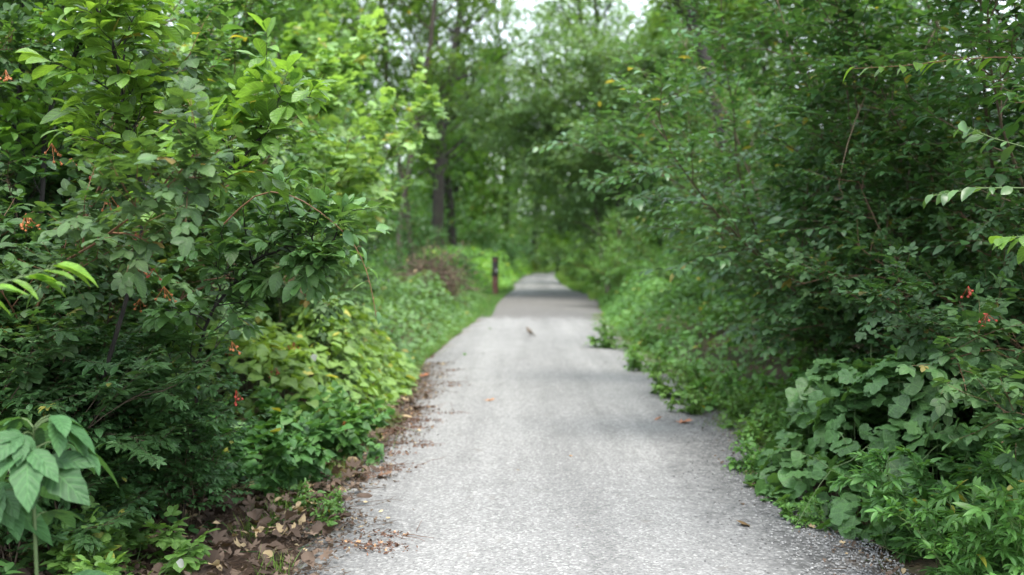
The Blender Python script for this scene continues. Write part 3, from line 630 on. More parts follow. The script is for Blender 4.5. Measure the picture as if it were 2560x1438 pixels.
# ------------------------------------------------------------------ low plants
LOW = [
 ('weedA', 'nettle_clump', 2.0, 4.05, .62, .0, (1.05, 1.15, .8), 'bright pointed leaved weed clump at the bottom right nearest the gravel', 'weed'),
 ('weedA', 'nettle_clump', 2.4, 4.1, .85, 1.0, (1, 1.1, .8), 'pointed leaved weed clump in the bottom right corner', 'weed'),
 ('weedA', 'nettle_clump', 2.15, 4.75, .75, 2.6, (.95, 1.1, .85), 'pointed leaved weed clump in front of the broad leaved vine mound on the right', 'weed'),
 ('weedA', 'nettle_clump', 2.75, 4.9, 1.0, 3.6, (.85, 1, .85), 'taller pointed leaved weed clump at the right edge beside the broad leaved vine mound', 'weed'),
 ('weedA', 'weed_clump', 2.15, 6.7, .65, 1.9, (1.1, 1.2, .9), 'low weed clump spreading onto the gravel behind the broad leaved vine mound', 'weed'),
 ('weedB', 'weed_clump', 2.6, 7.1, 1.0, 1.0, (.9, 1.05, .9), 'heart leaved weed clump where the right hedge meets the path', 'weed'),
 ('weedA', 'weed_clump', 2.6, 7.9, .9, 4.0, (1.15, 1.25, .9), 'pointed leaved weed clump behind the heart leaved one on the right', 'weed'),
 ('tuft', 'weed_tuft', 2.02, 7.9, 1.3, .0, (1.3, 1.35, .9), 'small yellow green tuft growing through the gravel, second from the camera on the right', 'weed'),
 ('tuft', 'weed_tuft', 1.82, 8.7, 1.5, 5.0, (1.3, 1.35, .9), 'flat green tuft between the brown fallen leaves and the right hedge', 'weed'),
 ('tuft', 'weed_tuft', 2.05, 9.2, 1.9, 1.3, (1.2, 1.3, .9), 'large loose tuft right of the flat green one at the hedge foot', 'weed'),
 ('tuft', 'weed_tuft', 1.92, 7.25, 1.1, 4.4, (1.4, 1.4, .9), 'tiny yellow green tuft just below the flat one on the right gravel', 'weed'),
 ('tuft', 'weed_tuft', 1.66, 14.6, 2.0, 2.2, (1.3, 1.35, 1), 'loose tuft on the right edge level with the end of the vine hedge', 'weed'),
 ('tuft', 'weed_tuft', 1.62, 5.35, .8, 3.1, (1.1, 1.25, .9), 'smallest green tuft in the coarse gravel at the lower right', 'weed'),
 ('tuft', 'weed_tuft', 1.72, 6.5, 1.1, 2.0, (1.1, 1.25, .9), 'small green tuft at the right gravel edge, nearest the camera', 'weed'),
 ('tuft', 'weed_tuft', 1.75, 9.9, 1.7, 3.0, (1.4, 1.4, .9), 'wider yellow green tuft spreading over the right path edge', 'weed'),
 ('tuft', 'weed_tuft', 1.62, 12.0, 1.6, 4.0, (1.4, 1.4, 1), 'yellow green tuft farthest up the right path edge', 'weed'),
 ('tuft', 'weed_tuft', -1.05, 5.35, .9, 1.0, (1.2, 1.2, .8), 'grassy green tuft in the leaf litter at the left path edge', 'weed'),
 ('raspy', 'bramble_seedling', -1.72, 4.2, .72, .4, (.95, 1.05, .9), 'low bright bramble seedling at the bottom edge, right of the large lobed plant', 'bramble'),
 ('raspy', 'bramble_seedling', -1.85, 4.6, .7, 1.9, (1.1, 1.15, 1), 'pale bramble seedling in the leaf litter with a dry whitish leaf beside it', 'bramble'),
 ('raspy', 'bramble_seedling', -2.05, 4.9, .9, 2.9, (.7, .8, .8), 'dull bramble seedling deeper in the leaf litter', 'bramble'),
 ('weedB', 'weed_clump', -1.65, 5.9, .8, 1.9, (.8, .95, .8), 'round leaved weed clump at the back of the brown leaf litter', 'weed'),
 ('weedB', 'weed_clump', -1.45, 6.9, .75, .9, (.9, 1.0, .8), 'low weed clump between leaf litter and vine mound on the left', 'weed'),
 ('maplesap', 'maple_sapling', -1.95, 4.95, .72, 2.9, (1, 1.1, 1), 'maple leaved sapling with layered dark leaves above the brown leaf litter', 'sapling'),
 ('maplesap', 'maple_sapling', -2.7, 5.0, .8, 4.4, (.9, 1, .95), 'maple leaved sapling between the crooked stem and the left edge', 'sapling'),
 ('maplesap', 'maple_sapling', -2.25, 4.3, .72, .9, (.8, .9, .9), 'dark maple leaved sapling above the large lobed plant', 'sapling'),
]
for pr, nm, x, y, s, rz, c_, lab, cat in LOW:
    place(pr, nm, x, y, s, rz, lab, cat, {'vine': 'broad leaved vines at the lower right', 'weed': 'weeds along the path edges', 'bramble': 'bramble seedlings'}.get(cat), c_)

# vine mound: leaf carpet over a lumpy bank
def carpet(name, label, cat, x0, x1, y0, y1, hfn, n, key, size, lm, seed, wm='stemg', base=None, kind=None, vines=60, color=None, wn='vine_stems'):
    rng = np.random.default_rng(seed)
    x = rng.uniform(x0, x1, n); y = rng.uniform(y0, y1, n)
    h = hfn(x, y); k = h > .02; x, y, h = x[k], y[k], h[k]
    e_ = .06; gx_ = (hfn(x+e_, y)-hfn(x-e_, y))/(2*e_); gy_ = (hfn(x, y+e_)-hfn(x, y-e_))/(2*e_)
    Nn = nrmz(np.stack([-gx_, -gy_, np.full(len(x), .9)], 1))
    z = h - rng.random(len(x))**1.5*.28*np.minimum(1, h/.3) + .05*rng.random(len(x))
    ox, oy = base
    p_ = np.stack([x-ox, y-oy, np.maximum(z, .02)], 1)
    az = rng.random(len(x))*6.28
    D = np.stack([np.cos(az), np.sin(az), np.full(len(x), -.15)], 1) + Nn*np.array([[.9, .9, 0]])
    U = Nn*np.array([[.55, .55, 1.]]) + rng.normal(0, .25, Nn.shape)
    Fo, W = Acc(), Acc()
    g = np.clip(.5+.35*np.sin(x*3.1+y*1.7)+.3*np.sin(x*7.7-y*5.2)+rng.normal(0, .1, len(x)), 0, 1)
    put_leaves(Fo, rng, key, p_, D, U, size*rng.uniform(.55, 1.25, len(x)), g)
    ii = rng.integers(0, len(x), vines)
    vp = paths(rng, p_[ii]-np.array([[0, 0, .05]]), D[ii], rng.uniform(.3, .9, vines), 7, -.1, .35)
    vp[..., 2] = np.maximum(vp[..., 2], .01)
    tubes(W, vp, .003, .0015, 4)
    # upright stalks holding the leaves up
    ii = rng.integers(0, len(x), vines*3); q = p_[ii]
    sp_ = np.stack([q*np.array([[1, 1, 0]]) + rng.normal(0, .05, q.shape)*np.array([[1, 1, 0]]), q*np.array([[1, 1, .5]]), q], 1)
    tubes(W, sp_, .003, .0015, 3)
    if kind:
        Fo.v += W.v; Fo.t += W.t; Fo.u += W.u; Fo.f += [f + Fo.n for f in W.f]; Fo.n += W.n
        o = link(name, Fo.mesh(name, M[lm]), None, color); o.location = (ox, oy, 0); setp(o, label, cat, kind=kind); return o
    e = bpy.data.objects.new(name, None); COL.objects.link(e); e.location = (ox, oy, 0); setp(e, label, cat)
    link(wn, W.mesh(name+'_w', M[wm]), e); link('foliage', Fo.mesh(name+'_f', M[lm]), e, color)
    return e
def smooth(a, b, x): t = np.clip((x-a)/(b-a), 0, 1); return t*t*(3-2*t)
def hump(x, y): return .12*np.sin(x*4.1+1.3*np.sin(y*2.2)) + .10*np.sin(y*3.3+x*1.7) + .06*np.sin(x*9+y*6)
def h_vine(x, y):
    s = smooth(edge_l(y)-.02, edge_l(y)-.75, x)*smooth(6.6, 7.5, y)*smooth(12.3, 11.2, y)
    return s*np.maximum(.1, .85 + hump(x, y))
carpet('vine_mound', 'bright yellow green mound of heart leaved vine at the left path edge', 'vine', -3.0, -.85, 6.6, 12.3, h_vine, 5200, 'heart', .105, 'vine', 51, base=(-1.9, 8.9), color=(1.3, 1.22, 1.15))  # raised tint stands in for light falling on the mound
def bump(cx, cy, rx, ry, h):
    return lambda x, y: h*smooth(1, .55, np.hypot((x-cx)/rx, (y-cy)/ry))*(1+hump(x*1.3, y*1.2)*.8)
carpet('broad_leaf_vine', 'mound of broad lobed vine leaves beside the right path edge above the pointed weeds', 'vine', 1.5, 3.7, 4.5, 7.5, bump(2.5, 5.9, 1.05, 1.3, .80), 2900, 'grape', .105, 'grape', 59, base=(2.6, 5.8), vines=40)
carpet('broad_leaf_vine', 'flat runner of broad lobed leaves trailing onto the gravel at the lower right', 'vine', 1.35, 2.6, 4.6, 6.0, bump(1.98, 5.3, .5, .55, .2), 190, 'grape', .10, 'grape', 60, base=(2.0, 5.3), vines=14, color=(1.15, 1.2, 1))
def h_lw(x, y):                                               # pale weeds, left, beyond the mound
    s = smooth(edge_l(y)-.05, edge_l(y)-1.3, x)*smooth(10.6, 11.6, y)*smooth(31, 28, y)
    return s*np.maximum(.08, .75 + hump(x*.8, y*.7)*1.4)
carpet('weeds', 'pale green knee high weeds along the left path edge before the post', 'weeds', -4.2, -.3, 10.6, 31, h_lw, 26000, 'mid', .10, 'weed', 52, base=(-2, 20), kind='stuff', vines=400, color=(1.3, 1.25, 1.3))
def h_lf(x, y):                                               # far left meadow behind the post
    s = smooth(edge_l(y)-.25, edge_l(y)-1.1, x)*smooth(31.5, 33.5, y)*smooth(64, 58, y)
    return s*np.maximum(.1, 1.15 + hump(x*.5, y*.5)*1.8)
carpet('meadow_weeds', 'sunlit bright green tall weeds behind the wooden post', 'weeds', -9, 1.2, 32, 62, h_lf, 26000, 'lo', .19, 'vine', 53, base=(-3, 45), kind='stuff', vines=300, color=(1.5, 1.6, 1.3))  # sunlight on these weeds is put into the brightened tint
def h_rw(x, y):
    s = smooth(edge_r(y)+.0, edge_r(y)+1.1, x)*smooth(6.8, 8.5, y)*smooth(36, 31, y)
    return s*np.maximum(.08, .85 + .25*smooth(edge_r(y)+.6, edge_r(y)+2, x) + hump(x*.8, y*.7)*1.3)
carpet('weeds', 'green weeds sloping down the right bank to the path', 'weeds', 1.6, 5.6, 6.8, 36, h_rw, 42000, 'mid', .095, 'weed', 54, base=(3.2, 20), kind='stuff', vines=400, color=(1.35, 1.35, 1.15))
def h_rf(x, y):
    s = smooth(edge_r(y)+.05, edge_r(y)+1.4, x)*smooth(32, 36, y)*smooth(72, 66, y)
    return s*np.maximum(.1, .9 + hump(x*.5, y*.5)*1.8)
carpet('verge_weeds', 'bright weeds along the right side of the far path', 'weeds', 2, 9, 32, 72, h_rf, 15000, 'lo', .17, 'weed', 55, base=(4.5, 50), kind='stuff', vines=200, color=(1.3, 1.4, .8))
def h_u1(x, y):                                               # undergrowth below the right hedge
    s = smooth(edge_r(y)+.25, edge_r(y)+.9, x)*smooth(2.5, 3.2, y)*smooth(9.5, 8.5, y)
    return s*np.maximum(.06, .40 + hump(x*1.3, y*1.1)*.8)
carpet('undergrowth', 'low mixed green ground plants along the lower right path edge', 'ground plants', 1.75, 6, 2.5, 9.5, h_u1, 19000, 'mid', .075, 'weed', 56, base=(3.3, 5.5), kind='stuff', vines=200, color=(1, 1.1, .9))
def h_u2(x, y):
    s = smooth(-1.3, -2.3, x)*smooth(2.2, 3.2, y)*smooth(12, 10.5, y)*(np.sin(x*5+y*3)*.5+.5 > .25)
    return s*np.maximum(.03, .16 + hump(x*1.3, y*1.1)*.5)
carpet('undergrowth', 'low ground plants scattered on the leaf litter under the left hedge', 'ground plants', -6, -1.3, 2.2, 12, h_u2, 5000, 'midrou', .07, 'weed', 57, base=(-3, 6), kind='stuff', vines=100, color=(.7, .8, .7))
def h_fl(x, y):
    s = smooth(edge_l(y)+.05, edge_l(y)-.5, x)*smooth(6.2, 6.9, y)*smooth(13, 12, y)
    return s*.12*(1+.5*np.sin(x*9+y*4))
carpet('edge_weeds', 'tiny leaved creeping weeds at the foot of the vine mound', 'ground plants', -1.7, -.8, 5.6, 13, h_fl, 3500, 'mid', .04, 'weed', 58, base=(-1.2, 9), kind='stuff', vines=60)

# grass
def grass(name, label, pts_fn, n, hgt, seed, color=None, lean_=.35):
    rng = np.random.default_rng(seed); x, y = pts_fn(rng, n); a = Acc()
    D = np.stack([rng.normal(0, lean_, len(x)), rng.normal(0, lean_, len(x)), np.ones(len(x))], 1); az = rng.random(len(x))*6.28
    U = np.stack([np.cos(az), np.sin(az), np.zeros(len(x))], 1)
    put_leaves(a, rng, 'gr', np.stack([x, y, np.zeros(len(x))], 1), D, U, hgt*rng.uniform(.4, 1.3, len(x)))
    o = link(name, a.mesh(name, M['grass']), None, color); setp(o, label, 'grass', kind='stuff')
def g1(rng, n):
    y = rng.uniform(21, 36, n); return edge_l(y)+.15 - rng.random(n)**1.5*1.6, y
grass('grass', 'mown green grass around the foot of the post', g1, 14000, .16, 61, (.75, .95, .8))
def g2(rng, n):
    y = rng.uniform(28, 66, n); return edge_r(y)-.2 + rng.random(n)**1.5*2.2, y
grass('grass', 'bright green grass verge on the right of the far path', g2, 14000, .30, 62, (1, 1.15, .7))
def g3(rng, n):
    y = rng.uniform(56, 75, n); return rng.uniform(-1, 6, n), y
grass('grass', 'sunlit strip of grass where the path disappears', g3, 8000, .25, 63, (1.5, 1.5, 1))  # sunlit look comes from the raised tint
def g4(rng, n):
    c = rng.integers(0, 26, n); cx = rng.uniform(0, 1, 26); cyy = rng.uniform(4.4, 9, 26)
    y = cyy[c] + rng.normal(0, .05, n); return edge_l(y) - .02 - cx[c]*.35 + rng.normal(0, .05, n), y
grass('grass', 'thin grass tufts in the brown litter at the left path edge', g4, 2200, .12, 64, (1, 1.1, .8))
def g5(rng, n):
    y = rng.uniform(7, 22, n); return edge_r(y) + .05 + rng.normal(0, .13, n) + .16*np.sin(y*4)*np.sin(y*1.3), y
grass('grass', 'short grass and weeds creeping over the right path edge', g5, 8000, .09, 65, (1, 1.1, .8))
def g7(rng, n):
    c = rng.integers(0, 40, n); cx = rng.uniform(-.25, .25, 40); cyy = rng.uniform(5, 15, 40)
    y = cyy[c] + rng.normal(0, .07, n); return edge_r(y) + cx[c] + rng.normal(0, .06, n), y
grass('grass', 'scattered green grass tufts growing out of the right path edge', g7, 2600, .10, 67, (1.1, 1.2, .9))
def g6(rng, n):
    y = rng.uniform(10, 34, n); return edge_l(y) - .1 - rng.random(n)**2*.5, y
grass('grass', 'short grass along the left path edge before the post', g6, 7000, .12, 66, (.9, 1.1, .8))

# leaf litter
def litter(name, label, pts_fn, n, size, seed, color=None, zj=.05):
    rng = np.random.default_rng(seed); x, y = pts_fn(rng, n); a = Acc(); n = len(x)
    az = rng.random(n)*6.28
    D = np.stack([np.cos(az), np.sin(az), rng.normal(0, .25, n)], 1); U = np.stack([rng.normal(0, .5, n), rng.normal(0, .5, n), np.ones(n)], 1)
    put_leaves(a, rng, 'crisp', np.stack([x, y, np.maximum(lump(x, y), .02) + rng.random(n)*zj + .012], 1), D, U, size*rng.uniform(.5, 1.3, n))
    # thin twigs
    k = n//14; ii = rng.integers(0, n, k)
    tw = paths(rng, np.stack([x[ii], y[ii], np.full(k, .05)], 1), np.stack([np.cos(az[ii]), np.sin(az[ii]), 0*az[ii]], 1), rng.uniform(.06, .28, k), 4, 0, .15)
    tubes(a, tw, .0025, .001, 3)
    o = link(name, a.mesh(name, M['litter']), None, color); setp(o, label, 'leaf litter', kind='stuff')
def l1(rng, n):
    y = 3.2 + rng.random(n)*6.5; x = edge_l(y) + .12 - rng.random(n)**.8*2.6; return x, y
litter('leaf_litter', 'brown dead leaves carpeting the ground under the left hedge', l1, 7000, .075, 71)
def l2(rng, n):
    y = 3.6 + rng.random(n)*9; x = edge_l(y) - .1 + np.abs(rng.normal(0, .16, n)) + .12*np.sin(y*5.1)*(rng.random(n) > .4); return x, y
litter('leaf_crumbs', 'crumbled brown leaf bits washed onto the left edge of the path', l2, 4200, .022, 72, zj=.01)
def l2b(rng, n):
    c = rng.integers(0, 34, n); cx = rng.random(34)**1.6*.45; cyy = rng.uniform(4.5, 12, 34)
    x = cx[c] + rng.normal(0, .07, n); y = cyy[c] + rng.normal(0, .035, n); return edge_l(y) + x, y
litter('leaf_crumbs', 'small drifts of reddish brown debris lying on the path near its left edge', l2b, 1900, .02, 74, (1.2, .95, .85), zj=.008)
def l3(rng, n):
    y = 4 + rng.random(n)*10; x = edge_r(y) - .02 + rng.normal(0, .14, n); return x, y
litter('leaf_crumbs', 'sparse brown leaf bits along the right gravel edge', l3, 1300, .025, 73, zj=.01)

# loose gravel on the right edge
rng = np.random.default_rng(81); a = Acc(); n = 9000
y = 3.2 + rng.random(n)**1.3*6.5; x = edge_r(y) + .12 - np.abs(rng.normal(0, .28, n)); k = x > edge_r(y)-.9; x, y = x[k], y[k]; n = len(x)
ico = np.array([(1, 0, 0), (-1, 0, 0), (0, 1, 0), (0, -1, 0), (0, 0, 1), (0, 0, -1.)]); icf = np.array([(0, 2, 4), (2, 1, 4), (1, 3, 4), (3, 0, 4), (2, 0, 5), (1, 2, 5), (3, 1, 5), (0, 3, 5)])
sc_ = rng.uniform(.003, .0085, (n, 1, 1)) * rng.uniform(.6, 1.3, (n, 6, 3)); rot = rng.random(n)*6.28
v = ico[None]*sc_; c_, s_ = np.cos(rot)[:, None], np.sin(rot)[:, None]
v = np.stack([v[..., 0]*c_-v[..., 1]*s_, v[..., 0]*s_+v[..., 1]*c_, v[..., 2]*.8], -1)
uq = (x-(edge_l(y)-.12))/(edge_r(y)-edge_l(y)+.24)
v += np.stack([x, y, .024 + .03*(1-(2*np.clip(uq, 0, 1)-1)**2)], -1)[:, None]
tn = np.repeat(rng.random((n, 3)), 6, 0); a.add(v, icf[None] + (np.arange(n)*6)[:, None, None], tn)
m, t, N = mat('stone'); at_ = N('Attribute', attribute_name='tint'); sp = N('SeparateXYZ'); t.links.new(at_.outputs['Vector'], sp.inputs[0])
p = N('BsdfPrincipled'); p.inputs['Roughness'].default_value = .8; t.links.new(ramp(t, sp.outputs[0], [(0, .09), (.5, .17), (.85, .26), (1, .32)]), p.inputs['Base Color'])
o = N('OutputMaterial'); t.links.new(p.outputs[0], o.inputs[0])
o = link('loose_gravel', a.mesh('loose_gravel', m, False)); setp(o, 'loose grey gravel at the right edge of the path', 'gravel', kind='stuff')

# far-off wood as one mass behind the countable trees
rng = np.random.default_rng(91); a = Acc(); ncl = 3000
cx = rng.uniform(-50, 50, ncl); cyy = 78 + rng.random(ncl)*30 + np.abs(cx)*-.25; cz = rng.random(ncl)**1.25*9.5
n = ncl*50; ci = np.repeat(np.arange(ncl), 50)
off = rng.normal(0, 1, (n, 3))*np.array([[1.1, .8, .6]])
pp = np.stack([cx, cyy, cz+.5], 1)[ci] + off
az = rng.random(n)*6.28
put_leaves(a, rng, 'lo', pp, np.stack([np.cos(az), np.sin(az), rng.normal(-.2, .4, n)], 1), rng.normal(0, .5, (n, 3)) + np.array([[0, 0, 1]]), rng.uniform(.25, .5, n), rng.random(ncl)[ci])
st_ = 70; tx = rng.uniform(-50, 50, st_); ty = rng.uniform(76, 100, st_)
tp = paths(rng, np.stack([tx, ty, np.zeros(st_)], 1), np.stack([rng.normal(0, .05, st_), 0*tx, np.ones(st_)], 1), np.full(st_, 16.), 8, 0, .03); tubes(a, tp, .22, .08, 6)
o = link('distant_woods', a.mesh('distant_woods', M['tree']), None, (1.25, 1.3, .9)); setp(o, 'far off wood closing the view beyond the end of the path', 'woods', kind='stuff')

# ------------------------------------------------------------------ large lobed plant, bottom left
def stem_plant(name, label, cat, pts, nodes, key, size, lm, seed, r=.008, color=None, group=None, droop=.35, pet=.08, wm='stemg', flatn=None):
    """pts: stem polyline; nodes: list of (t, direction vector or azimuth, size factor)"""
    rng = np.random.default_rng(seed); pts = np.array(pts, float); base = pts[0].copy(); tt = np.linspace(0, 1, len(pts)); ti = np.linspace(0, 1, 15)
    sm = np.stack([np.interp(ti, tt, pts[:, i]) for i in range(3)], 1) - base; sm[1:-1] = (sm[:-2]+2*sm[1:-1]+sm[2:])/4
    W, Fo = Acc(), Acc(); tubes(W, sm[None], r, r*.35, 7)
    Pn, D, U, S = [], [], [], []
    for t_, az_, f_ in nodes:
        t_ = min(.995, t_ + rng.normal(0, .012)); az_ += rng.normal(0, .45); f_ *= rng.uniform(.7, 1.15)
        p, T = at(sm[None], np.array([0]), np.array([t_])); p = p[0]
        d = np.array([math.cos(az_), math.sin(az_), .25 + .5*(t_ > .93)]); d /= np.linalg.norm(d)
        q = p + d*pet*f_
        tubes(W, np.stack([p, (p+q)/2 + [0, 0, .008], q])[None], r*.3, r*.2, 5)
        Pn.append(q); D.append(np.array([math.cos(az_), math.sin(az_), -droop*rng.uniform(.4, 1.6)])); U.append(np.array([rng.normal(0, .45), rng.normal(0, .45) - .2, 1])); S.append(size*f_)
    put_leaves(Fo, rng, key, np.array(Pn), np.array(D), np.array(U), np.array(S))
    e = bpy.data.objects.new(name, None); COL.objects.link(e); e.location = base; setp(e, label, cat, group)
    link('stem', W.mesh(name+'_s', M[wm]), e); link('foliage', Fo.mesh(name+'_f', M[lm]), e, color)
    return e
rg = random.Random(3)
def whorl(ts, k=2, f0=1., spin=1.57):
    out = []
    for i, t_ in enumerate(ts):
        for j in range(k): out.append((t_, i*spin + j*2*math.pi/k + rg.uniform(-.3, .3), f0*rg.uniform(.8, 1.1)*(1 if t_ < .9 else .7)))
    return out
b0 = P(60, 1438, 3.05)
stem_plant('large_lobed_plant', 'large pale lobed leaves on a tall stem filling the bottom left corner', 'plant',
           [(b0[0], 3.1, 0), (b0[0]+.02, 3.1, .25), P(80, 1150, 3.05), P(85, 1065, 3.0)], whorl([.45, .62, .78, .90, .99], 2) + [(.95, -.1, .95), (.7, -.9, 1.15), (.85, -2.2, .8), (.97, .5, .9), (.55, .2, .9), (.8, -.6, .9), (.35, -.4, 1)], 'rag', .20, 'rag', 4, .009)
stem_plant('large_lobed_plant', 'second large lobed plant, partly cut off by the left edge', 'plant',
           [(b0[0]-.25, 3.1, 0), (b0[0]-.22, 3.1, .35), P(-60, 1130, 3.0)], whorl([.5, .7, .85, .99], 2) + [(.9, -.4, 1.)], 'rag', .19, 'rag', 5, .008, (.9, 1, .95))
# leafy spray entering from the left edge
stem_plant('leafy_spray', 'bright pointed leafy shoot poking in from the left edge', 'plant', [P(-330, 1000, 3.1), P(-200, 800, 3.1), P(-40, 720, 3.05), P(140, 668, 3.0)],
           [(t_, .15 + s*.5, 1.) for t_, s in ((.45, 1), (.5, -1), (.58, 1), (.64, -1), (.7, 1), (.75, -1), (.8, 1), (.84, -1), (.88, 1), (.92, -1), (.96, 1), (.99, 0))], 'lance', .115, 'broad', 6, .004, (1.3, 1.25, 1.), droop=.15, pet=.02)
# arching cane with grey backed leaves
stem_plant('arching_cane', 'reddish cane arching down over the hedge with pale hanging leaves', 'plant', [P(560, 560, 4.6), P(650, 470, 4.55), P(745, 490, 4.5), P(840, 560, 4.5), P(895, 620, 4.5), P(925, 700, 4.5), P(940, 790, 4.5)],
           [(.45, .3, .6), (.5, 2.5, .8), (.55, -.5, .9), (.6, 1.5, .8), (.66, .2, .9), (.72, -2., .8), (.78, .1, .8), (.86, 3., .7), (.93, .4, .6), (.99, -1., .6)], 'ovate', .105, 'pale', 7, .004, (1.9, 1.9, 2.0), droop=1.0, pet=.03, wm='cane')
stem_plant('hooked_cane', 'bare reddish cane curling into a hook in front of the right hedge', 'plant', [P(2180, 200, 7.0), P(2125, 330, 6.3), P(2100, 440, 6.15), P(2096, 470, 6.1), P(2110, 485, 6.1), P(2104, 500, 6.1), P(2085, 500, 6.1)], [(.97, 3.0, .6), (.9, 2.4, .6)], 'mid', .1, 'shrub', 8, .003, wm='twig')
# long bright twig on the right
stem_plant('leafy_twig', 'long pale twig with bright leaves reaching left across the right hedge', 'plant', [P(2640, 150, 4.6), P(2500, 142, 4.6), P(2380, 150, 4.6), P(2260, 165, 4.6), P(2130, 172, 4.6)],
           [(i/22, (math.pi + (.9 if i % 2 else -.9)), .9+.3*math.sin(i*2.2)) for i in range(2, 22)], 'mid', .085, 'broad', 9, .0035, (1.2, 1.15, 1), droop=.4, pet=.015, wm='cane')
for i, (a0, a1, a2, lab) in enumerate([((2640, 390), (2480, 345), (2400, 310), 'bright leafy shoot pointing up left at the right edge of the hedge'),
                                       ((2640, 640), (2560, 590), (2500, 600), 'leafy shoot entering from the right edge above the red berries'),
                                       ((2600, 470), (2450, 470), (2330, 490), 'broad dark leafed shoot reaching left in the right hedge')]):
    stem_plant('leafy_shoot', lab, 'plant', [P(*a0, 4.), P(*a1, 4.), P(*a2, 4.)], [(j/13, (math.pi + (.9 if j % 2 else -.9)), .9+.3*math.sin(j*2.2)) for j in range(3, 14)], 'ovate', .085, ['shrub', 'broad', 'shrub'][i], 20+i, .003, droop=.4, pet=.015, group='leafy shoots at the right edge')

# ------------------------------------------------------------------ berries on the brambles: parts of their bush
def sphere_pts():
    bm = bmesh.new(); bmesh.ops.create_icosphere(bm, subdivisions=1, radius=1); bm.verts.ensure_lookup_table()
    v = np.array([x.co[:] for x in bm.verts]); f = np.array([[y.index for y in x.verts] for x in bm.faces]); bm.free(); return v, f
SV, SF = sphere_pts()
def berry_cluster(parent, loc, seed, orange, size=.0065):
    rng = np.random.default_rng(seed); a = Acc(); n = rng.integers(4, 9)
    for i in range(n):
        c_ = rng.normal(0, .022, 3)*np.array([1, 1, .7])
        for j in range(9):                                   # a berry of small drupelets
            d = nrmz(rng.normal(0, 1, 3)); a.add(SV*size*.5 + c_ + d*size*.62, SF)
        a.add(SV*size*.75 + c_, SF)
        tubes(a, np.stack([c_, c_*.5 + [0, 0, .02], np.array([0, 0, .045])])[None], .0012, .0012, 3)
    o = link('berry_cluster', a.mesh('berry_cluster', M['oberry' if orange else 'berry']), parent)
    o.location = parent_local(parent, loc)
def parent_local(e, loc):
    m_ = Matrix.Translation(e.location) @ e.rotation_euler.to_matrix().to_4x4() @ Matrix.Diagonal((*e.scale, 1))
    return m_.inverted() @ Vector(loc)
BR = [o for o in bpy.data.objects if o.name.startswith('bramble_bush')]
for i, (px, py) in enumerate([(15, 200), (38, 655), (70, 565), (275, 500), (240, 455), (130, 385), (345, 690), (385, 695), (350, 770), (410, 740), (265, 450), (65, 560), (15, 1015), (200, 1040), (220, 400), (180, 420), (590, 1000), (580, 880), (270, 505), (340, 605), (350, 640)]):
    berry_cluster(BR[0], P(px, py, 4.5 + .3*math.sin(i)), 100+i, i % 3 != 1)
for i, (px, py) in enumerate([(2466, 808), (2420, 740)]):
    berry_cluster(BR[2], P(px, py, 4.3), 140+i, False)
vm = bpy.data.objects['vine_mound']
for i, (px, py, d) in enumerate([(690, 880, 7.6), (735, 870, 7.6), (575, 880, 7.2), (690, 935, 7.0), (860, 1070, 7.0), (890, 1060, 7.2), (820, 1065, 6.9), (600, 1000, 6.7)]):
    berry_cluster(vm, P(px, py, d), 160+i, i % 2 == 0)
# ------------------------------------------------------------------ post
def bmobj(name, bm, m, parent=None, bev=0, smooth=False):
    me = bpy.data.meshes.new(name); bm.to_mesh(me); bm.free(); me.materials.append(m)
    if smooth:
        for p_ in me.polygons: p_.use_smooth = True
    o = link(name, me, parent)
    if bev:
        b_ = o.modifiers.new('b', 'BEVEL'); b_.width = bev; b_.segments = 2
    return o
def boxbm(sx, sy, sz, z0, x0=0, y0=0):
    bm = bmesh.new(); bmesh.ops.create_cube(bm, size=1); bmesh.ops.scale(bm, vec=(sx, sy, sz), verts=bm.verts); bmesh.ops.translate(bm, vec=(x0, y0, z0+sz/2), verts=bm.verts)
    return bm
def postbm(rad, z0, z1, seg=20):
    bm = bmesh.new(); bmesh.ops.create_cone(bm, cap_ends=True, segments=seg, radius1=rad, radius2=rad, depth=z1-z0); bmesh.ops.translate(bm, vec=(0, 0, (z0+z1)/2), verts=bm.verts); return bm
M['rust'] = plainmat('post_rust', (.115, .048, .036), .7, .45, 12); M['black'] = plainmat('post_black', (.022, .015, .014), .55, .3, 20)
M['wither'] = plainmat('withered_white', (.27, .29, .26), .7, .15, 40); M['steel'] = plainmat('post_white_mark', (.6, .6, .58), .4, .1, 20)
d_ = 30.3; pb = P(1238, 742, d_)
e = bpy.data.objects.new('post', None); COL.objects.link(e); e.scale = (1, 1, 1.1); e.location = (pb[0], d_, 0); setp(e, 'rust red and black bollard post standing in the grass left of the path', 'post')
bmobj('post_shaft', postbm(.096, -.1, 1.06), M['rust'], e, .006, True)
bmobj('painted_band', postbm(.100, .58, .99), M['black'], e, .004, True)
bmobj('cap', postbm(.116, 1.06, 1.12), M['black'], e, .012, True)
bmobj('hasp', boxbm(.035, .02, .09, .70, .035, -.095), M['steel'], e, .004)
bmobj('hasp', boxbm(.02, .02, .03, .42, .06, -.08), M['steel'], e, .004)
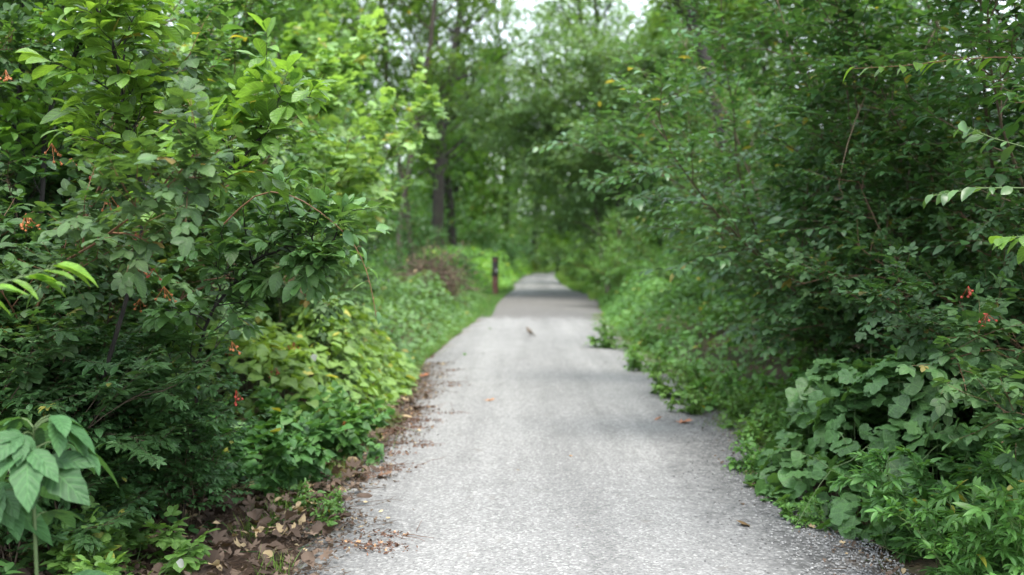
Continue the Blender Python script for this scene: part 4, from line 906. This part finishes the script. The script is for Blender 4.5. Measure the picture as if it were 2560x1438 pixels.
# brown brush pile
rng = np.random.default_rng(95); W, Fo = Acc(), Acc(); n = 520
P0 = rng.normal(0, 1, (n, 3))*np.array([[.62, .5, .42]]); P0[:, 2] = np.abs(P0[:, 2])
D = rng.normal(0, 1, (n, 3)); D[:, 2] *= .5
tubes(W, paths(rng, P0, D, rng.uniform(.5, 1.5, n), 5, -.2, .18), rng.uniform(.006, .02, n), .003, 4)
x = 1500; q = rng.normal(0, 1, (x, 3))*np.array([[.7, .5, .45]]); q[:, 2] = np.abs(q[:, 2]); put_leaves(Fo, rng, 'crisp', q, rng.normal(0, 1, (x, 3)), rng.normal(0, 1, (x, 3)), rng.uniform(.05, .13, x))
e = bpy.data.objects.new('brush_pile', None); COL.objects.link(e); e.scale = (.5, .5, .85); bp = P(1078, 690, 22); e.location = (bp[0], 22, .45); setp(e, 'heap of brown dead branches under the dark trunks left of the post', 'brush pile')
M['deadtwig'] = plainmat('dead_twig', (.095, .065, .048), .85, .4, 20)
link('dead_branches', W.mesh('pile_w', M['deadtwig']), e); link('dead_leaves', Fo.mesh('pile_f', M['litter']), e)

# ------------------------------------------------------------------ single leaves lying on the path
def one_leaf(px, py, size, m, label, key='crisp', seed=1, color=None, rz=0.):
    rng = np.random.default_rng(seed)
    d = (CAM_H-.05)*F_PX/(py-HOR); a = Acc(); x = (px-1280)/F_PX*d
    put_leaves(a, rng, key, np.zeros((1, 3)), np.array([[math.cos(rz), math.sin(rz), .05]]), np.array([[.1, .1, 1.]]), np.array([size]))
    v = np.concatenate(a.v); zmin = v[:, 2].min()
    e = link('fallen_leaf', a.mesh('fallen_leaf', M[m]), None, color); e.location = (x, d, .040 - zmin*.6); setp(e, label, 'leaf', 'single leaves fallen on the path')
one_leaf(1215, 1002, .10, 'orange', 'orange dead leaf lying alone in the middle of the path', seed=1, rz=.3)
one_leaf(1425, 1145, .06, 'orange', 'small orange dead leaf right of the path centre', seed=2, rz=1.)
one_leaf(935, 1192, .13, 'litter', 'large tan dead leaf on the left side of the path', seed=3, color=(2.0, 1.8, 1.6), rz=.1)
one_leaf(1700, 1057, .13, 'litter', 'long brown dead leaf near the right gravel edge', seed=4, color=(1.9, 1.2, .9), rz=.1)
one_leaf(1660, 1050, .10, 'litter', 'brown dead leaf touching the long one near the right gravel edge', seed=5, color=(1.9, 1.2, .9), rz=2.9)
one_leaf(1845, 1318, .10, 'litter', 'olive brown dead leaf low on the right side of the path', seed=6, color=(1.2, 1.1, .7), rz=.2)
one_leaf(1920, 1158, .07, 'grass', 'yellow leaf lying at the right path edge by the tufts', 'mid', seed=7, color=(2.5, 1.8, .6), rz=.5)
one_leaf(1225, 822, .10, 'broad', 'green leaf lying farthest up the left side of the path', 'ovate', seed=8, color=(.7, .9, 1.2), rz=1.6)
one_leaf(1160, 887, .09, 'broad', 'green leaf lying near the left path edge by the weeds', 'ovate', seed=9, color=(.7, .9, 1.2), rz=1.5)
one_leaf(1290, 1180, .05, 'litter', 'tiny brown leaf on the middle of the path', seed=10, rz=.5)
one_leaf(1050, 940, .12, 'orange', 'reddish leaf at the left path edge by the dark litter', seed=11, color=(.8, .5, .5), rz=.5)
# pale dried leaves
def pale_leaf(pt, size, label, seed, rz):
    rng = np.random.default_rng(seed); a = Acc()
    put_leaves(a, rng, 'midrou', np.zeros((1, 3)), np.array([[math.cos(rz), math.sin(rz), -.5]]), np.array([[.1, -.8, .6]]), np.array([size]))
    e = link('withered_leaf', a.mesh('withered_leaf', M['wither']), None, (1, 1, .95)); e.location = pt; setp(e, label, 'leaf')
pale_leaf(P(783, 885, 7.3), .07, 'withered white leaf hanging on the vine mound', 3, -1.2)
pale_leaf(P(440, 1405, 4.0), .05, 'withered white leaf lying among the bramble seedlings', 4, .8)

# ------------------------------------------------------------------ bird
d = (CAM_H-.05)*F_PX/(842-HOR); bx = (1325-1280)/F_PX*d
e = bpy.data.objects.new('bird', None); COL.objects.link(e); e.location = (bx, d, .05); e.rotation_euler = (0, 0, .25); e.scale = (1.15,)*3
setp(e, 'small grey brown bird standing on the path facing left', 'bird')
def skin(name, pts, edges, m, parent, sub=2):
    me = bpy.data.meshes.new(name); me.from_pydata([p[:3] for p in pts], edges, [])
    me.materials.append(m); o = link(name, me, parent)
    o.modifiers.new('s', 'SKIN')
    for i, v_ in enumerate(me.skin_vertices[0].data): v_.radius = (pts[i][3], pts[i][4] if len(pts[i]) > 4 else pts[i][3])
    me.skin_vertices[0].data[0].use_root = True
    o.modifiers.new('u', 'SUBSURF').levels = sub; o.modifiers['u'].render_levels = sub
    return o
M['bird'] = plainmat('bird_feather', (.20, .165, .135), .8, .35, 60); M['beak'] = plainmat('bird_beak', (.10, .08, .05), .4); M['breast'] = plainmat('bird_breast', (.34, .27, .22), .8, .2, 80)
bp_ = [(0, 0, .070, .030, .030), (-.020, 0, .090, .028, .028), (-.034, 0, .112, .019, .019), (-.042, 0, .130, .019, .019), (-.050, 0, .136, .012, .012), (.025, 0, .048, .020, .020), (.05, 0, .028, .010, .007), (.085, 0, .004, .010, .004), (.105, 0, -.006+.002, .010, .003)]
skin('body', bp_, [(0, 1), (1, 2), (2, 3), (3, 4), (0, 5), (5, 6), (6, 7), (7, 8)], M['bird'], e)
for s in (-1, 1):
    skin('wing', [(-.018, s*.026, .094, .012, .006), (.01, s*.031, .070, .020, .006), (.045, s*.020, .040, .010, .004), (.066, s*.010, .024, .004, .003)], [(0, 1), (1, 2), (2, 3)], M['beak'], e)
    skin('leg', [(-.002, s*.012, .045, .004), (.004, s*.013, .022, .0022), (-.002, s*.013, .003, .002), (-.018, s*.014, .001, .0015)], [(0, 1), (1, 2), (2, 3)], M['beak'], e, 1)
    bm = bmesh.new(); bmesh.ops.create_icosphere(bm, subdivisions=2, radius=.0032); bmesh.ops.translate(bm, vec=(-.052, s*.014, .138), verts=bm.verts); bmobj('eye', bm, M['black'], e, 0, True)
bm = bmesh.new(); bmesh.ops.create_cone(bm, cap_ends=True, segments=10, radius1=.005, radius2=.0005, depth=.018)
bmesh.ops.rotate(bm, cent=(0, 0, 0), matrix=Matrix.Rotation(-math.pi/2-.1, 3, 'Y'), verts=bm.verts); bmesh.ops.translate(bm, vec=(-.066, 0, .134), verts=bm.verts); bmobj('beak', bm, M['beak'], e, 0, True)
skin('breast', [(-.030, 0, .098, .019, .019), (-.020, 0, .078, .024, .021), (-.006, 0, .058, .020, .018)], [(0, 1), (1, 2)], M['breast'], e)
